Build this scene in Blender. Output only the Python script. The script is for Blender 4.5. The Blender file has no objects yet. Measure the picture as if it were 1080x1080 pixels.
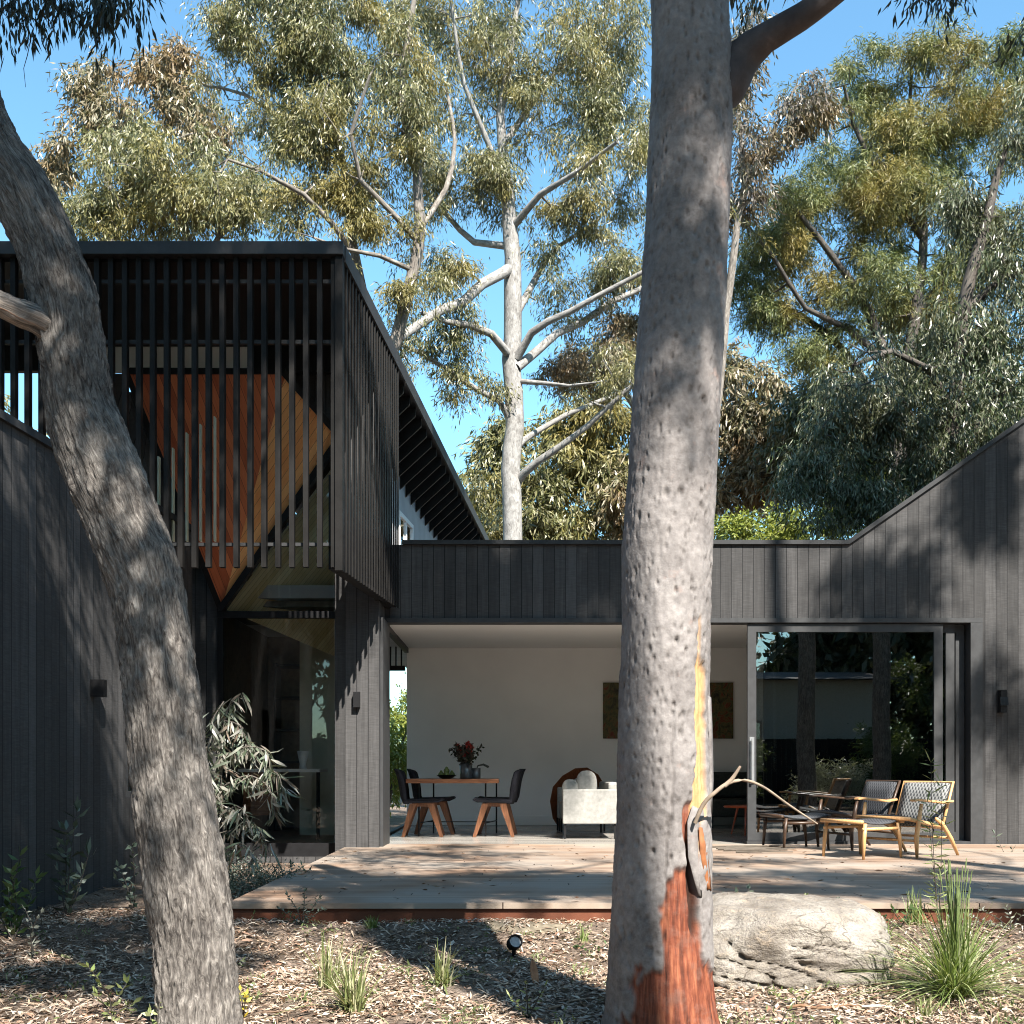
import bpy, math, random
import numpy as np
from mathutils import Vector, Matrix, noise, Euler
R = math.radians
PI = math.pi
random.seed(11)
rng = np.random.default_rng(5)
sc = bpy.context.scene
COL = sc.collection
FPX = 1200.0      # focal length in photo pixels
CAMZ = 0.88
FY = 13.2         # distance of the main facade

def W(px, py, Y):
    return Vector(((px - 540) / FPX * Y, Y, CAMZ + (810 - py) / FPX * Y))

# ------------------------------------------------------------------ sun, sky, camera
SUN_AZ = R(23); SUN_EL = R(47)
SUN = Vector((math.sin(SUN_AZ) * math.cos(SUN_EL), -math.cos(SUN_AZ) * math.cos(SUN_EL), math.sin(SUN_EL)))
w = bpy.data.worlds.new("World"); sc.world = w; w.use_nodes = True
nt = w.node_tree
sky = nt.nodes.new('ShaderNodeTexSky'); sky.sky_type = 'NISHITA'; sky.sun_disc = False
sky.sun_elevation = SUN_EL; sky.sun_rotation = PI - SUN_AZ
sky.air_density = 1.0; sky.dust_density = 0.6; sky.ozone_density = 2.0
bg = nt.nodes['Background']; bg.inputs['Strength'].default_value = 0.092
tint = nt.nodes.new('ShaderNodeMix'); tint.data_type = 'RGBA'; tint.blend_type = 'MULTIPLY'; tint.inputs[0].default_value = 1
tint.inputs[7].default_value = (0.80, 1.12, 1.09, 1)
nt.links.new(sky.outputs[0], tint.inputs[6]); nt.links.new(tint.outputs[2], bg.inputs['Color'])
sl = bpy.data.lights.new('sun', 'SUN'); sl.energy = 5.0; sl.angle = R(0.45); sl.color = (1.0, 0.94, 0.85)
so = bpy.data.objects.new('sun', sl); COL.objects.link(so); so.location = (5, -10, 20)
so.rotation_euler = (-SUN).to_track_quat('-Z', 'Y').to_euler()
cd = bpy.data.cameras.new('camera'); cam = bpy.data.objects.new('camera', cd); COL.objects.link(cam)
cam.location = (0, 0, CAMZ); cam.rotation_euler = (R(90), 0, 0)
cd.sensor_width = 36; cd.lens = 36 * FPX / 1080; cd.shift_y = 0.25
cd.clip_start = 0.05; cd.clip_end = 2000
sc.camera = cam
sc.view_settings.view_transform = 'Standard'; sc.view_settings.look = 'None'
sc.view_settings.exposure = 1.74; sc.view_settings.gamma = 1
sc.render.engine = 'CYCLES'
sc.cycles.use_denoising = True
try:
    sc.cycles.denoiser = 'OPENIMAGEDENOISE'
    sc.cycles.denoising_input_passes = 'RGB_ALBEDO_NORMAL'
    sc.cycles.denoising_prefilter = 'ACCURATE'
except Exception: pass
sc.cycles.pixel_filter_type = 'BLACKMAN_HARRIS'; sc.cycles.filter_width = 1.05
sc.cycles.max_bounces = 6; sc.cycles.diffuse_bounces = 3; sc.cycles.glossy_bounces = 3
sc.cycles.transmission_bounces = 4; sc.cycles.transparent_max_bounces = 8
sc.cycles.use_adaptive_sampling = True

# ------------------------------------------------------------------ material helper
class NM:
    def __init__(s, name):
        s.m = bpy.data.materials.new(name); s.m.use_nodes = True
        s.t = s.m.node_tree; s.b = s.t.nodes['Principled BSDF']; s.out = s.t.nodes['Material Output']
    def n(s, typ, **kw):
        nd = s.t.nodes.new('ShaderNode' + typ)
        for k, v in kw.items():
            if k.startswith('i_'):
                key = k[2:]
                key = int(key) if key.isdigit() else key.replace('_', ' ')
                s.set(nd.inputs[key], v)
            else: setattr(nd, k, v)
        return nd
    def set(s, inp, v):
        if isinstance(v, bpy.types.NodeSocket): s.t.links.new(v, inp)
        elif isinstance(v, bpy.types.Node): s.t.links.new(v.outputs[0], inp)
        elif isinstance(v, (tuple, list)) and len(v) == 3 and inp.type == 'RGBA': inp.default_value = (*v, 1)
        else: inp.default_value = v
    def math(s, op, a, b=0.0, c=None):
        nd = s.t.nodes.new('ShaderNodeMath'); nd.operation = op
        s.set(nd.inputs[0], a); s.set(nd.inputs[1], b)
        if c is not None: s.set(nd.inputs[2], c)
        return nd.outputs[0]
    def ramp(s, f, stops, interp='LINEAR'):
        nd = s.t.nodes.new('ShaderNodeValToRGB'); nd.color_ramp.interpolation = interp
        e = nd.color_ramp.elements
        while len(e) < len(stops): e.new(0.5)
        for x, (p, c) in zip(e, stops):
            x.position = p; x.color = (*c, 1) if len(c) == 3 else c
        s.set(nd.inputs[0], f); return nd.outputs[0]
    def mix(s, f, a, b, mode='MIX'):
        nd = s.t.nodes.new('ShaderNodeMix'); nd.data_type = 'RGBA'; nd.blend_type = mode
        s.set(nd.inputs[0], f); s.set(nd.inputs[6], a); s.set(nd.inputs[7], b); return nd.outputs[2]
    def noise(s, vec, scale, detail=4, rough=0.55, dist=0.0):
        nd = s.t.nodes.new('ShaderNodeTexNoise')
        if vec is not None: s.set(nd.inputs['Vector'], vec)
        nd.inputs['Scale'].default_value = scale; nd.inputs['Detail'].default_value = detail
        nd.inputs['Roughness'].default_value = rough; nd.inputs['Distortion'].default_value = dist
        return nd.outputs[0]
    def scale(s, vec, v):
        nd = s.t.nodes.new('ShaderNodeMapping'); s.set(nd.inputs[0], vec); nd.inputs['Scale'].default_value = v
        return nd.outputs[0]
    def bump(s, h, strength=0.5, dist=0.01, normal=None):
        nd = s.t.nodes.new('ShaderNodeBump'); nd.inputs['Strength'].default_value = strength
        nd.inputs['Distance'].default_value = dist; s.set(nd.inputs['Height'], h)
        if normal is not None: s.set(nd.inputs['Normal'], normal)
        return nd.outputs[0]
    def fin(s, color=None, rough=None, normal=None, spec=None, metal=None):
        if color is not None: s.set(s.b.inputs['Base Color'], color)
        if rough is not None: s.set(s.b.inputs['Roughness'], rough)
        if normal is not None: s.set(s.b.inputs['Normal'], normal)
        if spec is not None: s.set(s.b.inputs['Specular IOR Level'], spec)
        if metal is not None: s.set(s.b.inputs['Metallic'], metal)
        return s.m

def simple(name, col, rough=0.6, spec=0.4, metal=0.0, var=0.25, nscale=12.0, bump=0.15):
    k = NM(name); P = k.n('TexCoord').outputs['Object']
    f = k.noise(P, nscale, 5)
    lo = tuple(c * (1 - var) for c in col); hi = tuple(min(1, c * (1 + var)) for c in col)
    c = k.ramp(f, [(0.3, lo), (0.7, hi)])
    return k.fin(c, rough, k.bump(k.noise(P, nscale * 6, 4), bump, 0.004), spec, metal)

# charred timber boards, vertical, joints every 128 mm; u = x + y serves walls of either direction
def cladding(name, base, var=0.3, bw=0.128):
    k = NM(name); P = k.n('NewGeometry').outputs['Position']
    sp = k.n('SeparateXYZ', i_0=P)
    u = k.math('ADD', sp.outputs[0], sp.outputs[1])
    q = k.math('DIVIDE', u, bw)
    fl = k.math('FLOOR', q); fr = k.math('FRACT', q)
    wn = k.n('TexWhiteNoise', noise_dimensions='1D'); k.set(wn.inputs['W'], fl)
    edge = k.math('LESS_THAN', k.math('ABSOLUTE', k.math('SUBTRACT', fr, 0.5)), 0.475)   # 1 on board, 0 in the joint
    cb = k.n('CombineXYZ', i_0=k.math('MULTIPLY', u, 22.0), i_1=k.math('MULTIPLY', fl, 3.7), i_2=k.math('MULTIPLY', sp.outputs[2], 1.2))
    streak = k.noise(cb, 1.6, 6, 0.62)
    cb2 = k.n('CombineXYZ', i_0=k.math('MULTIPLY', u, 7.0), i_1=fl, i_2=k.math('MULTIPLY', sp.outputs[2], 62.0))
    saw = k.noise(cb2, 1.4, 3, 0.6)
    blot = k.noise(P, 1.3, 4, 0.6)
    t = k.math('ADD', k.math('MULTIPLY', streak, 0.45), k.math('MULTIPLY', wn.outputs[0], 0.24))
    t = k.math('ADD', t, k.math('MULTIPLY', saw, 0.31)); t = k.math('ADD', t, k.math('MULTIPLY', blot, 0.2))
    c = k.ramp(t, [(0.25, tuple(x * (1 - var) for x in base)), (0.55, base), (0.85, tuple(x * (1 + 1.6 * var) for x in base))])
    c = k.mix(edge, (0.011, 0.011, 0.012), c)
    h = k.math('ADD', k.math('MULTIPLY', edge, 1.0), k.math('MULTIPLY', k.math('ADD', saw, k.math('MULTIPLY', streak, .6)), 0.35))
    r = k.ramp(streak, [(0.3, (0.62,) * 3), (0.7, (0.8,) * 3)])
    return k.fin(c, r, k.bump(h, 0.65, 0.006), 0.12)

# planks on a plane: a = along, b = across (unit vectors)
def planks(name, a, b, bw, c1, c2, rough=0.45, joint=(0.02, 0.01, 0.006), spec=0.45, endlen=0.0, grey=None):
    k = NM(name); P = k.n('NewGeometry').outputs['Position']
    da = k.n('VectorMath', operation='DOT_PRODUCT', i_0=P); da.inputs[1].default_value = a
    db = k.n('VectorMath', operation='DOT_PRODUCT', i_0=P); db.inputs[1].default_value = b
    A = da.outputs['Value']; B = db.outputs['Value']
    q = k.math('DIVIDE', B, bw); fl = k.math('FLOOR', q); fr = k.math('FRACT', q)
    wn = k.n('TexWhiteNoise', noise_dimensions='1D'); k.set(wn.inputs['W'], fl)
    seg = 0.0
    edge = k.math('LESS_THAN', k.math('ABSOLUTE', k.math('SUBTRACT', fr, 0.5)), 0.475)
    vv = wn.outputs[0]
    if endlen:
        aa = k.math('ADD', k.math('DIVIDE', A, endlen), k.math('MULTIPLY', wn.outputs[0], 7.3))
        fa = k.math('FLOOR', aa)
        w2 = k.n('TexWhiteNoise', noise_dimensions='2D'); k.set(w2.inputs['Vector'], k.n('CombineXYZ', i_0=fl, i_1=fa))
        vv = w2.outputs[0]
        e2 = k.math('GREATER_THAN', k.math('FRACT', aa), 0.0025)
        edge = k.math('MULTIPLY', edge, e2)
    cb = k.n('CombineXYZ', i_0=k.math('MULTIPLY', A, 2.2), i_1=k.math('MULTIPLY', B, 55.0), i_2=k.math('MULTIPLY', fl, 5.3))
    gr = k.noise(cb, 1.0, 6, 0.65, 0.4)
    t = k.math('ADD', k.math('MULTIPLY', gr, 0.55), k.math('MULTIPLY', vv, 0.5))
    c = k.ramp(t, [(0.25, c1), (0.75, c2)])
    if grey is not None:
        c = k.mix(k.ramp(k.noise(P, 0.9, 5, 0.6), [(0.38, (0,) * 3), (0.62, (0.85,) * 3)]), c, grey)
    c = k.mix(edge, joint, c)
    h = k.math('ADD', k.math('MULTIPLY', gr, 0.25), edge)
    return k.fin(c, rough, k.bump(h, 0.5, 0.004), spec)

def wood(name, c1, c2, rough=0.4, axis=(1, 1, 8)):
    k = NM(name); P = k.n('TexCoord').outputs['Object']
    g = k.noise(k.scale(P, tuple(30 / s for s in axis)), 1.5, 6, 0.6, 0.6)
    return k.fin(k.ramp(g, [(0.3, c1), (0.7, c2)]), rough, k.bump(g, 0.1, 0.002), 0.4)

def leafmat(name, cols, trans=0.3, rough=0.42, spec=0.35, nscale=0.6, second=None):
    k = NM(name); g = k.n('NewGeometry')
    n_ = len(cols)
    c = k.ramp(g.outputs['Random Per Island'], [(i / max(1, n_ - 1), cc) for i, cc in enumerate(cols)])
    if second is not None:
        f = k.ramp(k.noise(g.outputs['Position'], nscale, 3, 0.6), [(0.46, (0,) * 3), (0.62, (0.8,) * 3)])
        c = k.mix(f, c, second)
    k.fin(c, rough, None, spec)
    tr = k.n('BsdfTranslucent'); k.set(tr.inputs[0], k.mix(1.0, c, (1.0, 1.0, 0.55), 'MULTIPLY'))
    mx = k.n('MixShader'); mx.inputs[0].default_value = trans
    k.t.links.new(k.b.outputs[0], mx.inputs[1]); k.t.links.new(tr.outputs[0], mx.inputs[2])
    k.t.links.new(mx.outputs[0], k.out.inputs[0])
    return k.m

def glassmat(name, boost=2.2, base=0.03, tint=(0.86, 0.9, 0.88), wavy=0.0):
    k = NM(name); k.t.nodes.remove(k.b)
    fr = k.n('Fresnel'); fr.inputs[0].default_value = 1.5
    f = k.math('MINIMUM', k.math('ADD', k.math('MULTIPLY', fr.outputs[0], boost), base), 1.0)
    tr = k.n('BsdfTransparent'); tr.inputs[0].default_value = (*tint, 1)
    gl = k.n('BsdfGlossy'); gl.inputs['Roughness'].default_value = 0.0
    if wavy:
        P = k.n('NewGeometry').outputs['Position']
        k.set(gl.inputs['Normal'], k.bump(k.noise(P, 1.1, 2), wavy, 0.01))
    mx = k.n('MixShader'); k.set(mx.inputs[0], f)
    k.t.links.new(tr.outputs[0], mx.inputs[1]); k.t.links.new(gl.outputs[0], mx.inputs[2])
    k.t.links.new(mx.outputs[0], k.out.inputs[0]); return k.m

def barkmat(name, c1, c2, c3, fib=1.0, rough=0.85):
    # tubes carry UVs in metres: u round the trunk, v along it
    k = NM(name); U = k.n('TexCoord').outputs['UV']
    P = k.n('TexCoord').outputs['Object']
    a = k.noise(k.scale(U, (30 * fib, 5, 1)), 1.3, 8, 0.68, 1.0)
    b = k.noise(P, 5, 5, 0.6)
    c = k.ramp(k.math('ADD', k.math('MULTIPLY', a, 0.7), k.math('MULTIPLY', b, 0.3)), [(0.36, c1), (0.5, c2), (0.64, c3)])
    return k.fin(c, rough, k.bump(a, 0.7, 0.012), 0.25)

M = {}
M['clad'] = cladding('charred_timber_cladding', (0.047, 0.046, 0.0465), 0.6)
M['clad_shade'] = cladding('charred_timber_cladding_shade', (0.044, 0.043, 0.0435), 0.6)  # same boards slightly darker: shade of pier and entry put into the colour
M['black'] = simple('black_painted_metal', (0.010, 0.010, 0.011), 0.5, 0.2, var=0.2)
M['batten'] = simple('black_stained_batten', (0.0095, 0.0088, 0.0085), 0.6, 0.15, var=0.35, nscale=5)
M['frame'] = simple('dark_grey_aluminium', (0.040, 0.041, 0.043), 0.5, 0.25, 0.0, var=0.15)
M['capping'] = simple('grey_metal_capping', (0.028, 0.029, 0.031), 0.55, 0.25, 0.0, var=0.15)
M['white'] = simple('white_plaster', (0.84, 0.83, 0.81), 0.8, 0.2, var=0.03, nscale=2, bump=0.02)
M['ceil'] = simple('white_ceiling_plaster', (0.84, 0.83, 0.81), 0.75, 0.2, var=0.02, nscale=1.5, bump=0.02)
M['grey_wall'] = simple('pale_grey_render', (0.42, 0.42, 0.43), 0.8, 0.2, var=0.1, nscale=3)
M['floor'] = planks('polished_floor_boards', (1, 0, 0), (0, 1, 0), 0.13, (0.24, 0.22, 0.20), (0.36, 0.335, 0.30), 0.25, endlen=2.4)
M['deck'] = planks('hardwood_deck_boards', (1, 0, 0), (0, 1, 0), 0.138, (0.16, 0.10, 0.068), (0.32, 0.225, 0.16), 0.6, endlen=3.1, grey=(0.29, 0.255, 0.22), spec=0.25)
M['deckside'] = simple('red_brown_deck_fascia', (0.13, 0.045, 0.024), 0.6, 0.3, var=0.3, nscale=4)
M['glass'] = glassmat('window_glass', 3.2, 0.05, (0.55, 0.58, 0.57))
M['glass_clear'] = glassmat('clear_window_glass', 1.1, 0.0, (0.97, 0.98, 0.97), 0.0)
M['fabric'] = simple('charcoal_upholstery', (0.022, 0.022, 0.028), 0.9, 0.15, nscale=40)
M['linen'] = simple('pale_grey_linen', (0.26, 0.255, 0.24), 0.9, 0.1, var=0.16, nscale=25)
M['steel'] = simple('brushed_handle_metal', (0.45, 0.46, 0.47), 0.3, 0.5, 0.7, var=0.08)
M['tabletop'] = wood('red_brown_tabletop', (0.14, 0.05, 0.025), (0.30, 0.13, 0.06), 0.35, (8, 1, 1))
M['chairwood'] = wood('walnut_chair_wood', (0.08, 0.032, 0.016), (0.22, 0.09, 0.04), 0.45)
M['teak'] = wood('golden_oak_wood', (0.42, 0.22, 0.09), (0.62, 0.37, 0.17), 0.4)
M['hoop'] = wood('reddish_bent_wood', (0.12, 0.035, 0.015), (0.24, 0.08, 0.035), 0.3)
# ------------------------------------------------------------------ mesh helpers
class MB:
    def __init__(s): s.v = []; s.f = []; s.uv = None
    def add(s, vs, fs):
        o = len(s.v); s.v += [tuple(x) for x in vs]; s.f += [tuple(i + o for i in f) for f in fs]; return s
    def box(s, x0, x1, y0, y1, z0, z1):
        return s.add([(x0, y0, z0), (x1, y0, z0), (x1, y1, z0), (x0, y1, z0), (x0, y0, z1), (x1, y0, z1), (x1, y1, z1), (x0, y1, z1)],
              [(0, 3, 2, 1), (4, 5, 6, 7), (0, 1, 5, 4), (1, 2, 6, 5), (2, 3, 7, 6), (3, 0, 4, 7)])
    def prism(s, pts, d):       # pts planar polygon (Vectors), d offset vector
        n = len(pts); d = Vector(d)
        vs = [Vector(p) for p in pts] + [Vector(p) + d for p in pts]
        fs = [tuple(range(n)), tuple(range(2 * n - 1, n - 1, -1))]
        fs += [(i, i + n, (i + 1) % n + n, (i + 1) % n) for i in range(n)]
        return s.add(vs, fs)
    def bar(s, a, b, wx, wy, up=(0, 0, 1)):   # rectangular bar between two points
        a = Vector(a); b = Vector(b); d = (b - a).normalized()
        up = Vector(up)
        if abs(d.dot(up)) > 0.98: up = Vector((0, 1, 0))
        r = d.cross(up).normalized(); u = r.cross(d).normalized()
        r *= wx / 2; u *= wy / 2
        return s.add([a - r - u, a + r - u, a + r + u, a - r + u, b - r - u, b + r - u, b + r + u, b - r + u],
              [(0, 1, 2, 3), (7, 6, 5, 4), (0, 4, 5, 1), (1, 5, 6, 2), (2, 6, 7, 3), (3, 7, 4, 0)])
    def tube(s, pts, rad, n=8, cap=True):
        pts = [Vector(p) for p in pts]; m = len(pts)
        if not hasattr(rad, '__len__'): rad = [rad] * m
        o = len(s.v); r0 = None
        for i, p in enumerate(pts):
            d = (pts[min(i + 1, m - 1)] - pts[max(i - 1, 0)]).normalized()
            if r0 is None:
                r0 = d.orthogonal().normalized()
            r0 = (r0 - d * r0.dot(d)); r0 = r0.normalized() if r0.length > 1e-6 else d.orthogonal().normalized()
            q = d.cross(r0)
            for j in range(n):
                a = 2 * PI * j / n
                s.v.append(tuple(p + (r0 * math.cos(a) + q * math.sin(a)) * rad[i]))
        for i in range(m - 1):
            for j in range(n):
                s.f.append((o + i * n + j, o + i * n + (j + 1) % n, o + (i + 1) * n + (j + 1) % n, o + (i + 1) * n + j))
        if cap:
            s.f.append(tuple(o + j for j in range(n - 1, -1, -1))); s.f.append(tuple(o + (m - 1) * n + j for j in range(n)))
        return s
    def lathe(s, prof, n=20, c=(0, 0, 0)):
        o = len(s.v); m = len(prof)
        for r, z in prof:
            for j in range(n):
                a = 2 * PI * j / n; s.v.append((c[0] + r * math.cos(a), c[1] + r * math.sin(a), c[2] + z))
        for i in range(m - 1):
            for j in range(n):
                s.f.append((o + i * n + j, o + i * n + (j + 1) % n, o + (i + 1) * n + (j + 1) % n, o + (i + 1) * n + j))
        return s
    def ball(s, c, rx, ry, rz, n=14, m=9, ex=1.0):
        o = len(s.v)
        for i in range(m + 1):
            t = -PI / 2 + PI * i / m
            for j in range(n):
                a = 2 * PI * j / n
                f = lambda q: math.copysign(abs(q) ** ex, q)
                s.v.append((c[0] + rx * f(math.cos(t)) * f(math.cos(a)), c[1] + ry * f(math.cos(t)) * f(math.sin(a)), c[2] + rz * f(math.sin(t))))
        for i in range(m):
            for j in range(n):
                s.f.append((o + i * n + j, o + i * n + (j + 1) % n, o + (i + 1) * n + (j + 1) % n, o + (i + 1) * n + j))
        return s

def wloc(o):
    p = Vector((0, 0, 0))
    while o is not None: p = p + o.location; o = o.parent
    return p
def tag(o, label=None, cat=None, group=None, kind=None):
    if label: o['label'] = label
    if cat: o['category'] = cat
    if group: o['group'] = group
    if kind: o['kind'] = kind
    return o
def thing(name, label, cat, loc=(0, 0, 0), group=None):
    o = bpy.data.objects.new(name, None); COL.objects.link(o); o.location = loc; o.empty_display_size = 0.2
    return tag(o, label, cat, group)
def obj(name, mb, mat, parent=None, world=True, smooth=False, bevel=0.0):
    me = bpy.data.meshes.new(name)
    off = wloc(parent) if (world and parent is not None) else Vector((0, 0, 0))
    me.from_pydata([(v[0] - off.x, v[1] - off.y, v[2] - off.z) for v in mb.v], [], mb.f)
    me.update(); me.materials.append(mat)
    if smooth: me.polygons.foreach_set('use_smooth', [True] * len(me.polygons))
    o = bpy.data.objects.new(name, me); COL.objects.link(o)
    if parent is not None: o.parent = parent
    if bevel:
        b = o.modifiers.new('bevel', 'BEVEL'); b.width = bevel; b.segments = 2; b.limit_method = 'ANGLE'
    return o
def npobj(name, V, Q, mat, parent=None, world=True, smooth=False, uv=None):
    """V (n,3) array, Q (m,4) array of quads"""
    me = bpy.data.meshes.new(name)
    V = np.asarray(V, dtype=np.float32)
    if world and parent is not None:
        off = wloc(parent); V = V - np.array(off, dtype=np.float32)
    nv = len(V); nq = len(Q)
    me.vertices.add(nv); me.vertices.foreach_set('co', V.ravel())
    me.loops.add(nq * 4); me.loops.foreach_set('vertex_index', np.asarray(Q, dtype=np.int32).ravel())
    me.polygons.add(nq); me.polygons.foreach_set('loop_start', np.arange(nq, dtype=np.int32) * 4)
    me.polygons.foreach_set('loop_total', np.full(nq, 4, dtype=np.int32))
    if smooth: me.polygons.foreach_set('use_smooth', np.ones(nq, dtype=bool))
    if uv is not None:
        l = me.uv_layers.new(name='uv'); l.data.foreach_set('uv', np.asarray(uv, dtype=np.float32).ravel())
    me.update(calc_edges=True); me.validate()
    me.materials.append(mat)
    o = bpy.data.objects.new(name, me); COL.objects.link(o)
    if parent is not None: o.parent = parent
    return o

def unit(a): return a / np.maximum(np.linalg.norm(a, axis=1, keepdims=True), 1e-9)

def leafmesh(P, D, L, Wd, fold=0.18, bend=0.0):
    """one rhombic leaf of two folded quads' worth (a single bent quad) per point"""
    n = len(P); S = unit(np.cross(D, unit(rng.normal(size=(n, 3))))); N = np.cross(S, D)
    L = L[:, None]; Wd = Wd[:, None]
    mid = P + D * L * 0.45
    tip = P + D * L + N * L * bend * rng.uniform(-1, 1, (n, 1))
    V = np.stack([P, mid + S * Wd * 0.5 + N * L * fold * 0.3, tip, mid - S * Wd * 0.5 + N * L * fold * 0.3], axis=1).reshape(-1, 3)
    return V, np.arange(n * 4).reshape(-1, 4)

def sprays(C, rad, per, L, Wd, droop=0.6, nsp=7, flat=0.75, up=0.1, jit=0.06):
    """C clump centres (N,3); every clump gets nsp curved sprays with per/nsp leaves each"""
    N = len(C); rad = np.broadcast_to(np.asarray(rad, dtype=float), (N,))
    d = rng.normal(size=(N, nsp, 3)); d[..., 2] = d[..., 2] * flat + up
    d /= np.linalg.norm(d, axis=2, keepdims=True)
    ln = rad[:, None] * rng.uniform(0.45, 1.2, (N, nsp))
    m = max(1, per // nsp)
    t = np.sqrt(rng.uniform(0.02, 1, (N, nsp, m)))
    pos = C[:, None, None, :] + d[:, :, None, :] * (ln[:, :, None] * t)[..., None]
    pos[..., 2] -= droop * 0.55 * ln[:, :, None] * t ** 2
    pos += rng.normal(size=pos.shape) * (jit * 1.0)
    dd = d[:, :, None, :] * 0.6 + rng.normal(size=pos.shape) * 0.55
    dd[..., 2] -= droop * 1.5
    P = pos.reshape(-1, 3); D = unit(dd.reshape(-1, 3)); n = len(P)
    return leafmesh(P, D, L * rng.uniform(0.6, 1.25, n), Wd * rng.uniform(0.7, 1.25, n), 0.25, 0.25)

def sample_mass(ms):
    """list of (centre, (rx,ry,rz), n) -> clump centres"""
    out = []
    for c, r, n in ms:
        v = unit(rng.normal(size=(n, 3))) * (rng.uniform(0, 1, (n, 1)) ** (1 / 2.4))
        if n >= 12:      # boughs: clumps gather round fewer centres and leave gaps between
            nb = max(3, n // 6); b = unit(rng.normal(size=(nb, 3))) * (rng.uniform(0, 1, (nb, 1)) ** (1 / 2.6))
            v = b[rng.integers(0, nb, n)] + rng.normal(size=(n, 3)) * np.array([.17, .17, .13])
        out.append(np.array(c)[None, :] + v * np.array(r)[None, :])
    return np.concatenate(out)
def pm(px, py, Y, rx, ry, n, ryd=None):
    """an ellipsoid mass seen at photo px,py with half extents rx,ry px, at depth Y"""
    c = W(px, py, Y); k = Y / FPX
    return (tuple(c), (rx * k, (ryd if ryd is not None else 0.8 * rx * k), ry * k), n)

def tubes(paths, nside=6):
    """paths: list of (pts (k,3), rad (k,)) -> V,Q,uv"""
    Vs = []; Qs = []; UV = []; o = 0
    for pts, rad in paths:
        pts = np.asarray(pts, float); rad = np.asarray(rad, float); m = len(pts)
        T = np.empty_like(pts); T[1:-1] = pts[2:] - pts[:-2]; T[0] = pts[1] - pts[0]; T[-1] = pts[-1] - pts[-2]
        T = unit(T)
        ref = np.array([1.0, 0.1, 0.0]) if abs(T[0][0]) < 0.8 else np.array([0, 0.1, 1.0])
        A = unit(ref - T * (T @ ref)[:, None]); B = np.cross(T, A)
        n = nside if rad.max() < 0.06 else max(nside, 12)
        th = np.linspace(0, 2 * PI, n, endpoint=False)
        ring = pts[:, None, :] + rad[:, None, None] * (A[:, None, :] * np.cos(th)[None, :, None] + B[:, None, :] * np.sin(th)[None, :, None])
        Vs.append(ring.reshape(-1, 3))
        i = np.arange(m - 1)[:, None] * n; j = np.arange(n)[None, :]; j2 = (j + 1) % n
        q = np.stack([i + j, i + j2, i + n + j2, i + n + j], axis=-1).reshape(-1, 4) + o
        Qs.append(q); o += m * n
        sl_ = np.concatenate([[0], np.cumsum(np.linalg.norm(np.diff(pts, axis=0), axis=1))])
        circ = 2 * PI * max(rad.mean(), 0.01)
        u0 = j / n * circ + 0 * i; u1 = (j + 1) / n * circ + 0 * i
        v0 = sl_[:-1][:, None] + 0 * j; v1 = sl_[1:][:, None] + 0 * j
        UV.append(np.stack([np.stack([u0, v0], -1), np.stack([u1, v0], -1), np.stack([u1, v1], -1), np.stack([u0, v1], -1)], axis=2).reshape(-1, 2))
    return np.concatenate(Vs), np.concatenate(Qs), np.concatenate(UV)

def smoothpath(pts, rad, step):
    """Catmull-Rom resample of [(Vector)], radii"""
    pts = [np.array(p, float) for p in pts]; out = []; ro = []
    for i in range(len(pts) - 1):
        p0 = pts[max(i - 1, 0)]; p1 = pts[i]; p2 = pts[i + 1]; p3 = pts[min(i + 2, len(pts) - 1)]
        k = max(1, int(np.linalg.norm(p2 - p1) / step))
        for q in range(k):
            t = q / k
            out.append(0.5 * ((2 * p1) + (-p0 + p2) * t + (2 * p0 - 5 * p1 + 4 * p2 - p3) * t * t + (-p0 + 3 * p1 - 3 * p2 + p3) * t ** 3))
            ro.append(rad[i] * (1 - t) + rad[i + 1] * t)
    out.append(pts[-1]); ro.append(rad[-1])
    return np.array(out), np.array(ro)

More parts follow.
